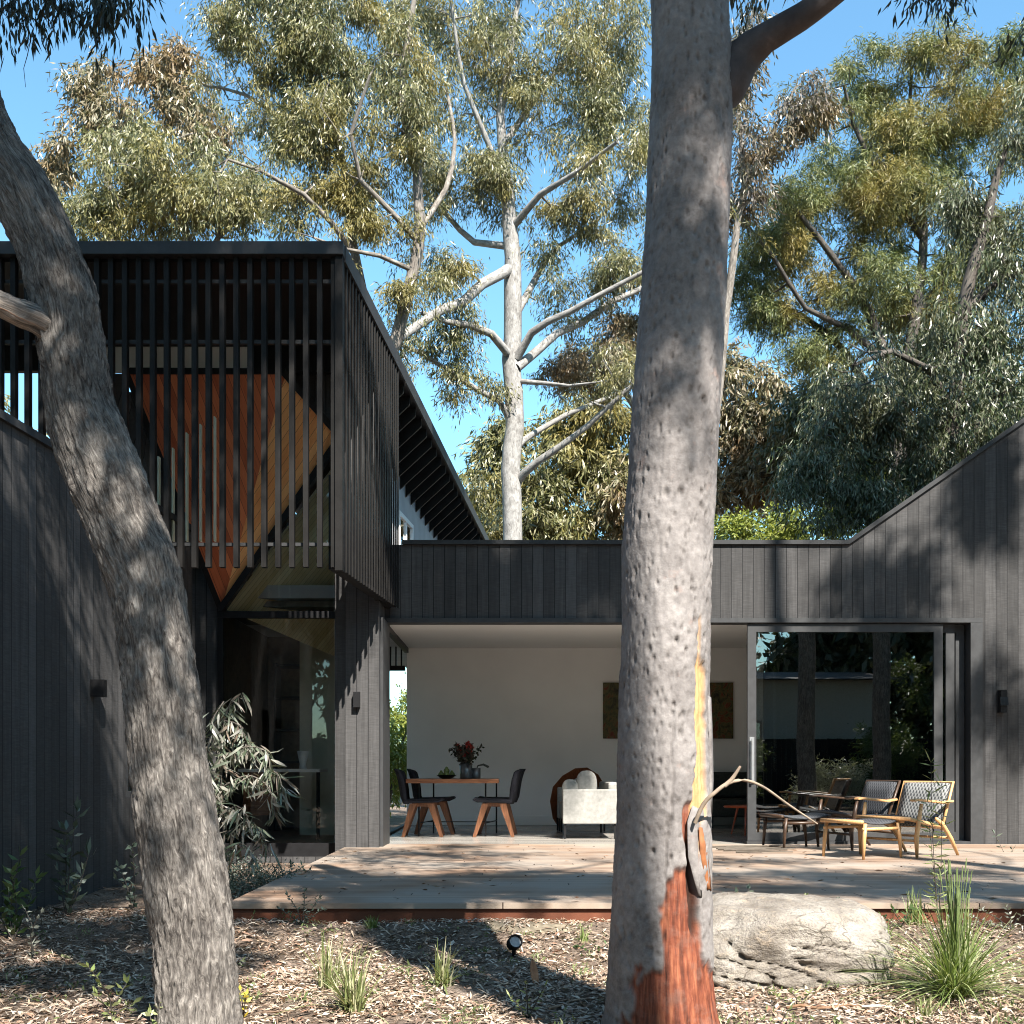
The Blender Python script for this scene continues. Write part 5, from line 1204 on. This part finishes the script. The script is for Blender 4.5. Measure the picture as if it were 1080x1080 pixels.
M['mulch'] = k.fin(c, .95, k.bump(k.math('ADD', b_, k.math('MULTIPLY', vo.outputs[0], .6)), 1.0, .03), .1)
tag(npobj('ground', np.array(V), Q, M['mulch'], None, True, True), kind='structure')
# leaf litter and bark chips
def litter(n, L, Wd, cols, name, thick=.0, zoff=.006, tilt=.28, seedx=0, yr=(4.0, 8.0)):
    y = yr[0] + (yr[1] - yr[0]) * rng.uniform(0, 1, n) ** 1.15; x = rng.uniform(-.50, .50, n) * y * 1.0
    ok = ~((y > 7.38) & (x > -1.9)); x = x[ok]; y = y[ok]; n = len(x)
    clump = np.array([noise.noise((a * 2.2 + seedx, b * 2.2, 0)) for a, b in zip(x, y)]); ok = clump > rng.uniform(-.6, .35, n); x = x[ok]; y = y[ok]; n = len(x)
    z = np.array([gz(a, b) for a, b in zip(x, y)]) + rng.uniform(.0, zoff * 3.5, n)
    an = rng.uniform(0, 2 * PI, n); D = unit(np.stack([np.cos(an), np.sin(an), rng.normal(size=n) * tilt], -1))
    S = unit(np.stack([-np.sin(an), np.cos(an), rng.normal(size=n) * tilt * 1.2], -1)); N_ = np.cross(D, S)
    l = (L * np.exp(rng.normal(0, .5, n)).clip(.3, 3.0))[:, None]; w_ = (Wd * rng.uniform(.5, 1.4, n))[:, None]; P = np.stack([x, y, z], -1); cv = l * rng.uniform(-.05, .22, (n, 1))
    Vv = np.stack([P - D * l / 2, P + S * w_ / 2 - D * l * .1 + N_ * cv * .6, P + D * l / 2 + N_ * cv * .2, P - S * w_ / 2 + N_ * cv * .6], 1).reshape(-1, 3)
    o = npobj(name, Vv, np.arange(n * 4).reshape(-1, 4), leafmat(name + '_colour', cols, .08, .6, .25)); return tag(o, kind='stuff')
tag(litter(70000, .042, .010, [(.05, .035, .025), (.18, .12, .085), (.42, .335, .26), (.60, .52, .43), (.24, .14, .09), (.48, .37, .27), (.12, .08, .06)], 'leaf_litter', yr=(3.9, 8.4)), 'dry gum leaves strewn over the ground in front of the deck', 'leaf litter')
tag(litter(26000, .032, .018, [(.12, .08, .06), (.32, .24, .19), (.52, .45, .38), (.22, .11, .07), (.38, .27, .20)], 'bark_chips', seedx=9, yr=(3.9, 8.4)), 'small pale bark chips scattered among the fallen leaves', 'bark chips')
tag(litter(9000, .05, .012, [(.05, .03, .02), (.14, .085, .055), (.30, .22, .17), (.20, .10, .065)], 'leaf_litter', yr=(8.0, 12.5)), 'dry leaves strewn beside the left wall and entry window', 'leaf litter')
n = 240; lx = rng.uniform(-1.8, 4.6, n); ly = rng.uniform(7.45, 12.9, n); an = rng.uniform(0, 2 * PI, n)
Vd, Qd = leafmesh(np.stack([lx, ly, np.full(n, .004)], -1), unit(np.stack([np.cos(an), np.sin(an), rng.uniform(0, .12, n)], -1)), rng.uniform(.03, .09, n), rng.uniform(.008, .014, n), .1, .1)
tag(npobj('fallen_leaves', Vd, Qd, leafmat('deck_leaf', [(.10, .06, .04), (.26, .18, .12), (.16, .08, .05)], .05, .6, .2)), 'scattered dry leaves lying on the deck boards', 'fallen leaves', kind='stuff')
n = 130; P_ = []; D_ = []
for q in range(n):
    yy = 4.3 + 3.0 * rng.random(); xx = rng.uniform(-.45, .45) * yy; m_ = rng.integers(10, 26); hh = rng.uniform(.015, .06)
    P_.append(np.stack([xx + rng.normal(size=m_) * .035, yy + rng.normal(size=m_) * .035, gz(xx, yy) + rng.uniform(0, hh, m_)], -1)); D_.append(unit(rng.normal(size=(m_, 3)) + [0, 0, .6]))
P_ = np.concatenate(P_); D_ = np.concatenate(D_); n = len(P_)
Vd, Qd = leafmesh(P_, D_, rng.uniform(.015, .04, n), rng.uniform(.006, .012, n), .2, .2)
tag(npobj('ground_weeds', Vd, Qd, leafmat('weed_leaf', [(.07, .10, .035), (.14, .18, .07), (.24, .26, .13)], .25)), 'tiny green weeds dotted through the leaf mulch', 'weeds', kind='stuff')
# fallen sticks and curled bark pieces: countable ones
stk = [(330, 1003, 5.7, .5, .2, 'thin grey fallen stick left of the grass tussocks'), (905, 1052, 5.05, .30, 2.9, 'pale curled bark strip on the ground before the boulder'), (470, 985, 6.3, .45, -.3, 'thin dark stick lying on the mulch below the deck'), (600, 1045, 5.2, .3, .9, 'short forked twig near the big trunk'), (60, 1000, 6.0, .5, .15, 'long thin stick below the left wall'), (1040, 1040, 5.3, .4, .5, 'short pale stick at the lower right corner'), (870, 1048, 5.0, .35, .1, 'brown stick in front of the boulder')]
for kx, (px, py, Y, L, a, lb) in enumerate(stk):
    p = W(px, py, Y); p.z = gz(p.x, p.y) + .015; m = MB(); q = []
    for s in range(6): q.append((L * (s / 5 - .5), .02 * math.sin(s * 1.7 + kx), .006 * math.sin(s * 2.1)))
    m.tube(q, [.007, .0075, .007, .006, .005, .003], 7)
    if kx != 1: m.tube([q[3], (q[3][0] + .07, q[3][1] + .06, .02)], [.004, .002], 6)
    o = tag(obj('fallen_stick', m, simple('stick_bark_%d' % kx, [(.20, .16, .13), (.52, .45, .38), (.08, .06, .05), (.25, .18, .13), (.18, .15, .12), (.4, .33, .27), (.17, .10, .06)][kx], .85, .15, var=.3, nscale=30), None, False, True), lb, 'stick', 'fallen sticks on the mulch')
    o.location = p; o.rotation_euler = (0, 0, a)
# ================================================================== BOULDERS
def rock(name, label, c, r, seed, mat, sub=6, amp=.16):
    import bmesh
    bm = bmesh.new(); bmesh.ops.create_icosphere(bm, subdivisions=sub, radius=1)
    for v in bm.verts:
        d = v.co.normalized(); f = lambda q: math.copysign(abs(q) ** .97, q)
        p = Vector((f(d.x), f(d.y), f(d.z))); p /= max(.9, (abs(p.x) ** 3 + abs(p.y) ** 3 + abs(p.z) ** 3) ** (1 / 3))
        s = Vector((seed, 0, 0)); n1 = noise.fractal(p * 1.3 + s, 1, 2, 4); n2 = noise.fractal(Vector((p.x * 4, p.y * 4, p.z * 6)) + s, .8, 2.1, 5)
        cr = abs(noise.noise(Vector((p.x * 1.7, p.y * 1.7, p.z * 4.2 + p.x * 1.2)) + s)); crk = -.09 * max(0, 1 - cr * 18)
        k_ = 1 + amp * n1 * .7 + .028 * n2 + crk * (1 if d.z < .35 else .3)
        v.co = Vector((p.x * r[0], p.y * r[1], p.z * r[2])) * k_
        if v.co.z < 0: v.co.x *= 1 + .10 * v.co.z / r[2]
    me = bpy.data.meshes.new(name); bm.to_mesh(me); bm.free(); me.materials.append(mat); me.polygons.foreach_set('use_smooth', [True] * len(me.polygons))
    o = bpy.data.objects.new(name, me); COL.objects.link(o); o.location = c; return tag(o, label, 'rock')
k = NM('pale_granite'); P = k.n('TexCoord').outputs['Object']
a_ = k.noise(P, 4, 7, .65); b_ = k.noise(P, 70, 4, .7); s_ = k.noise(k.scale(P, (1, 1, 1.8)), 11, 6, .7)
c = k.ramp(a_, [(.36, (.16, .137, .114)), (.52, (.27, .243, .21)), (.66, (.37, .34, .305))])
c = k.mix(k.ramp(b_, [(.40, (.65,) * 3), (.50, (0,) * 3)]), c, (.17, .15, .14))
c = k.mix(k.ramp(s_, [(.56, (0,) * 3), (.70, (.6,) * 3)]), c, (.42, .33, .24))
ve = k.n('TexVoronoi', feature='DISTANCE_TO_EDGE'); k.set(ve.inputs['Vector'], k.n('VectorMath', operation='ADD', i_0=k.scale(P, (1.6, 1.6, 3.4)), i_1=k.n('TexNoise', i_Scale=3.0, i_Detail=5.0).outputs[1]))
ve.inputs['Scale'].default_value = 1.5
ck = k.ramp(ve.outputs[0], [(0.0, (.8,) * 3), (.018, (0,) * 3)]); ck = k.math('MULTIPLY', ck, k.ramp(k.noise(P, 2.6, 3), [(.5, (0,) * 3), (.58, (1,) * 3)]))
c = k.mix(ck, c, (.05, .04, .03))
gran = k.fin(c, .9, k.bump(k.math('ADD', b_, k.math('MULTIPLY', s_, 1.6)), .9, .018), .2)
rock('boulder', 'large pale granite boulder with a cracked face beside the big trunk', (1.36, 5.95, -.085), (.58, .42, .285), 4.4, gran)
rock('rock', 'low mossy rock half buried at the middle of the deck edge', (.06, 7.05, -.16), (.36, .17, .085), 9.1, simple('lichened_brown_rock', (.16, .135, .10), .95, .1, var=.5, nscale=18, bump=.6), 5)
# garden light
p = W(542, 992, 6.45)
gl = thing('garden_light', 'small round black spotlight on a stake in the mulch below the deck', 'garden light', (p.x, p.y, gz(p.x, p.y)))
m = MB().lathe([(0, -.05), (.035, -.045), (.05, -.02), (.052, .05), (.044, .05), (.042, .03), (0, .03)], 20)
o = obj('lamp_head', m, M['black'], gl, False, True); o.location = (0, 0, .075); o.rotation_euler = (R(62), 0, R(18)); o.scale = (.8, .8, .8)
lens = obj('lens', MB().lathe([(0, .034), (.04, .034), (.041, .030), (0, .030)], 20), simple('grey_lens', (.25, .26, .28), .15, .6), o, False)
obj('stake', MB().tube([(0, .02, -.1), (0, .01, .05)], .012, 8), M['black'], gl, False)
p = W(566, 1030, 5.6)
lf_ = MB(); 
for i in range(7):
    t = i / 6; wd = .018 * math.sin(PI * min(1, t * .92 + .08)) + .002
    for s in (-1, 0, 1): lf_.v.append((s * wd, .02 * t + (.008 if s == 0 else 0), .13 * t))
for i in range(6):
    for s in (0, 1): lf_.f.append((i * 3 + s, i * 3 + s + 1, i * 3 + 4 + s, i * 3 + 3 + s))
o = tag(obj('bark_curl', lf_, simple('rusty_bark_curl', (.42, .22, .13), .7, .2, var=.3, nscale=20), None, False, True), 'rusty curl of bark standing upright in the mulch near the big trunk', 'bark')
o.location = (p.x, p.y, gz(p.x, p.y)); o.rotation_euler = (0, R(-6), .4); sm_ = o.modifiers.new('thick', 'SOLIDIFY'); sm_.thickness = .004

# ================================================================== PLANTS
def tussock(label, px, py, h, nb, spread, cols, wd=.004, stiff=.5, Y=None, stalks=0):
    Y = Y or (CAMZ + .17) / (py - 810) * FPX
    b = W(px, py, Y); b.z = gz(b.x, b.y) - .01
    t = thing('grass_tussock', label, 'grass', tuple(b), 'grass tussocks in the mulch')
    Vs = []; Qs = []; o = 0; K = 7
    for i in range(nb):
        a = rng.uniform(0, 2 * PI); out = abs(rng.normal(0, spread)); H = h * rng.uniform(.45, 1.05); bend = out * rng.uniform(.6, 1.5)
        r0 = rng.uniform(0, .035 + h * .05); a0 = rng.uniform(0, 2 * PI); p0 = np.array([r0 * math.cos(a0), r0 * math.sin(a0), 0.0]); w0 = wd * rng.uniform(.6, 1.3)
        tt = np.linspace(0, 1, K); droop_ = max(0, bend - .35) * .9
        x = p0[0] + math.cos(a) * H * (out * tt * .6 + bend * tt ** 2 * .6); y = p0[1] + math.sin(a) * H * (out * tt * .6 + bend * tt ** 2 * .6)
        z = H * (tt - droop_ * tt ** 2.2 * .8) / (1 + .25 * bend)
        z = np.maximum(z, .004)
        S = np.array([-math.sin(a + rng.uniform(-.9, .9)), math.cos(a + rng.uniform(-.9, .9)), 0]); ww = w0 * (1 - tt ** 2.5) + .0006
        ctr = np.stack([x, y, z], -1); Lf = ctr - S * ww[:, None]; Rt = ctr + S * ww[:, None]
        Vs.append(np.stack([Lf, Rt], 1).reshape(-1, 3)); i2 = np.arange(K - 1) * 2 + o; Qs.append(np.stack([i2, i2 + 1, i2 + 3, i2 + 2], -1)); o += 2 * K
    npobj('blades', np.concatenate(Vs), np.concatenate(Qs), leafmat('grass_' + label[:12].replace(' ', '_'), cols, .3, .45), t, False)
    if stalks:
        m = MB()
        for i in range(stalks):
            a = rng.uniform(0, 2 * PI); H = h * rng.uniform(.95, 1.35); l = rng.uniform(.02, .16)
            p1 = Vector((math.cos(a) * l * H * .5, math.sin(a) * l * H * .5, H * .6)); p2 = Vector((math.cos(a) * l * H, math.sin(a) * l * H, H))
            m.tube([(0, 0, 0), p1, p2], [.0025, .002, .0012], 5); m.tube([p1.lerp(p2, .75), p2], [.004, .002], 5)
        obj('seed_stalks', m, simple('green_stalk', (.12, .16, .06), .6), t, False)
G1 = [(.08, .12, .03), (.14, .20, .05), (.26, .31, .12), (.46, .48, .30)]
G2 = [(.09, .12, .04), (.20, .23, .09), (.35, .34, .20), (.45, .42, .30)]
tussock('large green grass tussock with tall stalks at the right of the boulder', 1008, 1044, .50, 700, .95, G1, .0028, stalks=34)
tussock('spiky pale green tussock at the bottom beside the leaning trunk', 372, 1086, .32, 110, .6, G2, .0045, Y=5.0)
tussock('upright yellowish tussock behind the spiky one', 345, 1040, .30, 70, .4, G2, .0035)
tussock('small spreading tussock alone in the sunlit mulch', 468, 1034, .25, 70, .7, G2, .004)
tussock('little green grass tuft against the deck edge', 392, 979, .09, 90, .5, G1, .003, Y=7.1)
tussock('low green grass tuft between boulder and deck', 930, 972, .16, 60, .5, G1, .003, Y=6.9)
tussock('thin grass tuft left of the large tussock', 965, 985, .26, 50, .35, G1, .003)
tussock('short tuft at the very bottom before the large tussock', 975, 1072, .12, 50, .6, G2, .003, Y=4.9)
tussock('tiny tuft in shade beside the big trunk', 615, 995, .10, 40, .6, G1, .003)

def plant(name, label, px, py, stems, lmat, cat='plant', Y=None, L=.05, Wd=.02, gap=.03, pair=True, stemr=.004, droop=0.0, seed=0, jitter=.35, grp='plants in the mulch', smat=None, zoff=0.0, lowest=.12, face=0.0):
    """stems: list of (dx_px, dy_px) polylines from the base, in px at depth Y"""
    Y = Y or (CAMZ + .17) / (py - 810) * FPX
    b = W(px, py, Y); b.z = (gz(b.x, b.y) if zoff == 0 else zoff) - .01
    t = thing(name, label, cat, tuple(b), grp); s = Y / FPX; m = MB(); P_ = []; D_ = []
    for st in stems:
        dep = rng.uniform(-.35, .35); q = [Vector((0, 0, 0))] + [Vector((x * s, dep * abs(y) * s * (i + 1) / len(st), -y * s)) for i, (x, y) in enumerate(st)]
        pp, rr = smoothpath(q, list(np.linspace(stemr, stemr * .4, len(q))), .03); m.tube([tuple(a) for a in pp], list(rr), 6)
        ln = np.concatenate([[0], np.cumsum(np.linalg.norm(np.diff(pp, axis=0), axis=1))]); d = ln[-1] * lowest
        ph = rng.uniform(0, PI)
        while d <= ln[-1]:
            c = np.array([np.interp(d, ln, pp[:, a]) for a in range(3)]); ax = pp[-1] - pp[0]; ax = ax / np.linalg.norm(ax)
            for side in ((0, PI) if pair else (0,)):
                a = ph + side + rng.normal() * jitter; dr = np.array([math.cos(a), math.sin(a), .35 + rng.normal() * jitter * .6]) + ax * .25; dr[2] -= droop * (1 + rng.uniform(-.3, .3))
                P_.append(c); D_.append(dr)
            ph += PI / 2 if pair else 2.4; d += gap * rng.uniform(.7, 1.3)
        for _ in range(3): P_.append(pp[-1]); D_.append(ax + rng.normal(size=3) * .5 - np.array([0, 0, droop * .6]))
    obj('stem', m, smat or M['darkbark'], t, False, True)
    n = len(P_); V, Q = leafmesh(np.array(P_), unit(np.array(D_)), L * rng.uniform(.6, 1.2, n), Wd * rng.uniform(.7, 1.2, n), .2, .2)
    npobj('leaves', V, Q, lmat, t, False); return t
M['pl_green'] = leafmat('plant_green_leaf', [(.04, .075, .025), (.075, .12, .04), (.13, .18, .07)], .25, .35, .5)
M['pl_dark'] = leafmat('plant_dark_leaf', [(.05, .075, .055), (.09, .12, .09), (.16, .19, .15)], .2, .35, .5)
M['pl_silver'] = leafmat('plant_silver_leaf', [(.30, .31, .26), (.42, .43, .37)], .25, .5)
M['pl_yg'] = leafmat('plant_yellowgreen_leaf', [(.14, .19, .06), (.24, .28, .11), (.34, .36, .19)], .3, .4, .4)
M['pl_gum'] = leafmat('sapling_gum_leaf', [(.07, .10, .06), (.13, .16, .11), (.24, .25, .20), (.35, .34, .30), (.16, .11, .08)], .2, .33, .55)
pl = [
 ('leafy green plant at the far left edge', 14, 968, 6.9, [[(-4, -40), (-2, -88)], [(10, -30), (16, -64)], [(-14, -30), (-22, -60)], [(6, -40), (8, -74)], [(-8, -30), (-12, -50)]], 'pl_green', .085, .034, .045),
 ('upright leafy plant standing before the dark side wall', 70, 950, 8.0, [[(2, -60), (4, -112)], [(-8, -34), (-18, -72)], [(12, -30), (20, -66)], [(-2, -40), (-6, -92)], [(8, -26), (14, -44)]], 'pl_dark', .11, .036, .07),
 ('silvery forked seedling in the shade at left', 34, 985, 6.4, [[(0, -30), (-12, -52)], [(1, -34), (10, -50)], [(0, -28), (1, -42)]], 'pl_silver', .035, .018, .05),
 ('small dark plant half hidden left of the leaning trunk', 140, 944, 8.3, [[(-6, -30), (-12, -48)], [(4, -30), (6, -70)], [(-2, -20), (-18, -34)]], 'pl_dark', .06, .032, .05),
 ('pale yellow-green seedling at the bottom left', 118, 1078, 4.9, [[(-2, -30), (-18, -62)], [(4, -24), (12, -40)], [(-6, -18), (-14, -30)], [(8, -14), (20, -20)]], 'pl_yg', .05, .017, .04),
 ('pale yellow-green seedling touching the leaning trunk', 163, 1078, 4.6, [[(4, -22), (8, -40)], [(-4, -16), (-6, -26)], [(6, -10), (14, -18)]], 'pl_yg', .045, .016, .04),
 ('small yellow-flowered sprig right of the leaning trunk', 256, 1056, 4.9, [[(0, -14), (-4, -30)], [(2, -12), (5, -28)]], 'pl_yellow', .035, .018, .03),
 ('grey-green rounded shrub under the tall window', 306, 924, 9.6, [[(-4, -16), (-14, -26)], [(2, -18), (2, -30)], [(8, -14), (20, -24)], [(-8, -8), (-22, -16)], [(10, -10), (26, -14)], [(4, -14), (12, -28)]], 'pl_dark', .05, .02, .03),
 ('fine grey shrublet leaning on the front corner of the deck', 318, 978, 7.15, [[(-4, -16), (-16, -32)], [(2, -18), (2, -36)], [(8, -14), (18, -30)], [(-8, -8), (-24, -20)], [(10, -10), (22, -18)]], 'pl_dark', .035, .012, .02),
 ('small plant with round dark leaves left of the boulder top', 778, 948, 7.2, [[(0, -20), (-2, -42)], [(8, -20), (14, -44)], [(-8, -16), (-16, -36)], [(16, -12), (28, -22)], [(-16, -8), (-24, -20)]], 'pl_dark', .04, .026, .035),
 ('pale sprig plant behind the boulder', 848, 948, 7.2, [[(0, -18), (2, -34)], [(-8, -14), (-16, -26)], [(10, -10), (20, -18)], [(18, -8), (32, -14)]], 'pl_yg', .035, .016, .03),
 ('dark little plant at the right shoulder of the boulder', 886, 952, 7.2, [[(-2, -16), (-4, -30)], [(8, -12), (16, -18)], [(-10, -8), (-18, -14)], [(14, -4), (30, -8)]], 'pl_dark', .04, .018, .03),
 ('low seedling in the sun near the boulder foot', 840, 1050, 5.1, [[(0, -10), (-6, -18)], [(6, -8), (14, -16)], [(-8, -6), (-20, -12)]], 'pl_yg', .04, .012, .03),
 ('pale green seedling by the foot of the big trunk', 556, 1080, 4.95, [[(0, -22), (-2, -40)], [(8, -16), (18, -36)], [(-8, -14), (-18, -26)]], 'pl_yg', .035, .011, .03),
 ('grey ground plant along the deck at the right edge', 1065, 972, 7.1, [[(-10, -12), (-28, -22)], [(0, -14), (-6, -26)], [(8, -12), (20, -22)], [(-16, -8), (-44, -16)], [(-20, -6), (-60, -14)]], 'pl_silver', .035, .014, .03),
 ('low green clump left of the large tussock', 948, 972, 7.1, [[(0, -10), (-8, -22)], [(6, -10), (10, -24)], [(-8, -8), (-18, -14)]], 'pl_green', .05, .018, .03),
 ('small plant in shade right of the spotlight', 628, 985, 6.6, [[(0, -8), (-8, -14)], [(6, -6), (14, -12)], [(-8, -4), (-18, -8)]], 'pl_green', .035, .014, .03),
 ('spindly plant against the gable wall by the door frame', 1066, 900, 11.9, [[(-4, -16), (-12, -40)], [(2, -12), (2, -24)], [(8, -10), (16, -18)]], 'pl_dark', .07, .016, .06)]
M['pl_yellow'] = leafmat('yellow_petal', [(.62, .46, .05), (.55, .50, .10)], .3)
for lb, px, py, Y, st, mt, L, Wd, gp in pl: plant('plant', lb, px, py, st, M[mt], Y=Y, L=L, Wd=Wd, gap=gp)
plant('plant', 'tall thin feathery plant rising in front of the lounge chairs', 990, 960, [[(-6, -90), (-8, -172)], [(6, -80), (14, -150)], [(-2, -60), (2, -128)]], M['pl_yg'], Y=7.25, L=.10, Wd=.011, gap=.04, droop=.3, stemr=.003)
# eucalypt sapling with long hanging leaves before the tall window
b = W(238, 935, 9.3)
sap = thing('gum_sapling', 'young gum sapling with long drooping silver-green leaves before the tall window', 'tree', (b.x, b.y, gz(b.x, b.y)), None)
m = MB(); s = 9.3 / FPX; tips = []
main = [(238, 935), (236, 880), (233, 820), (236, 765), (245, 738), (254, 732)]
br = [main, [(235, 850), (222, 830), (216, 800), (222, 780)], [(236, 800), (258, 788), (280, 792), (285, 812)], [(234, 830), (262, 818), (284, 832), (290, 862)], [(238, 770), (225, 775), (218, 795)], [(237, 880), (262, 866), (276, 880), (284, 900)], [(236, 760), (252, 765), (262, 785), (270, 800)], [(285, 812), (294, 818), (298, 835)], [(236, 860), (250, 850), (262, 862)], [(236, 740), (226, 755), (222, 765)], [(240, 900), (256, 890), (268, 905)]]
Pn = []; Dn = []
for i, bb in enumerate(br):
    dy = 0 if i == 0 else rng.uniform(-.35, .2)
    q = [W(x, y, 9.3 + dy * k_ / (len(bb) - 1)) - b for k_, (x, y) in enumerate(bb)]
    q = [v_ + Vector((0, 0, 0)) for v_ in q]; pp, rr = smoothpath(q, list(np.linspace(.011 if i == 0 else .006, .003, len(q))), .04); m.tube([tuple(a) for a in pp], list(rr), 7)
    n = int(len(pp) * (4.6 if i else 3.0)); lo = .0 if i else .35
    for _ in range(n):
        a = pp[int(len(pp) * rng.uniform(lo, .999))]; Pn.append(a + rng.normal(size=3) * .015); Dn.append(np.array([rng.normal() * .55, rng.normal() * .55, -.75 + rng.normal() * .35]))
off = np.array([0, 0, b.z - gz(b.x, b.y)])
m.v = [(v_[0], v_[1], v_[2] + off[2]) for v_ in m.v]; obj('trunk', m, M['greybark'], sap, False, True)
Pn = np.array(Pn) + off; Dn = unit(np.array(Dn)); n = len(Pn); Lr = .17 * rng.uniform(.6, 1.25, n)
# long curved leaves: two quads each
S_ = unit(np.cross(Dn, unit(rng.normal(size=(n, 3))))); N_ = np.cross(S_, Dn); wv_ = (.021 * rng.uniform(.7, 1.3, n))[:, None]; l = Lr[:, None]; cv = l * rng.uniform(-.25, .25, (n, 1))
p0 = Pn; p1 = Pn + Dn * l * .35 + N_ * cv * .5; p2 = Pn + Dn * l * .7 + N_ * cv * .6; p3 = Pn + Dn * l + N_ * cv * .1
V = np.stack([p0 - S_ * wv_ * .08, p0 + S_ * wv_ * .08, p1 + S_ * wv_ * .5, p1 - S_ * wv_ * .5, p2 + S_ * wv_ * .38, p2 - S_ * wv_ * .38, p3 + S_ * wv_ * .03, p3 - S_ * wv_ * .03], 1).reshape(-1, 3)
o_ = np.arange(n)[:, None] * 8; Q = np.stack([o_ + np.array([0, 1, 2, 3]), o_ + np.array([3, 2, 4, 5]), o_ + np.array([5, 4, 6, 7])], 1).reshape(-1, 4)
npobj('crown', V, Q, M['pl_gum'], sap, False)
# low ground cover under the sapling, by the deck corner
C = sample_mass([((W(268, 925, 9.2).x, 9.2, -.10), (.30, .5, .06), 60), ((W(250, 905, 9.6).x, 9.9, -.08), (.25, .6, .10), 50)])
V, Q = sprays(C, .10, 50, .035, .010, .1, 6, .9, .5); tag(npobj('ground_cover', V, Q, M['pl_dark']), 'low grey-green ground cover under the sapling at the deck corner', 'ground cover', kind='stuff')
bpy.context.view_layer.update()
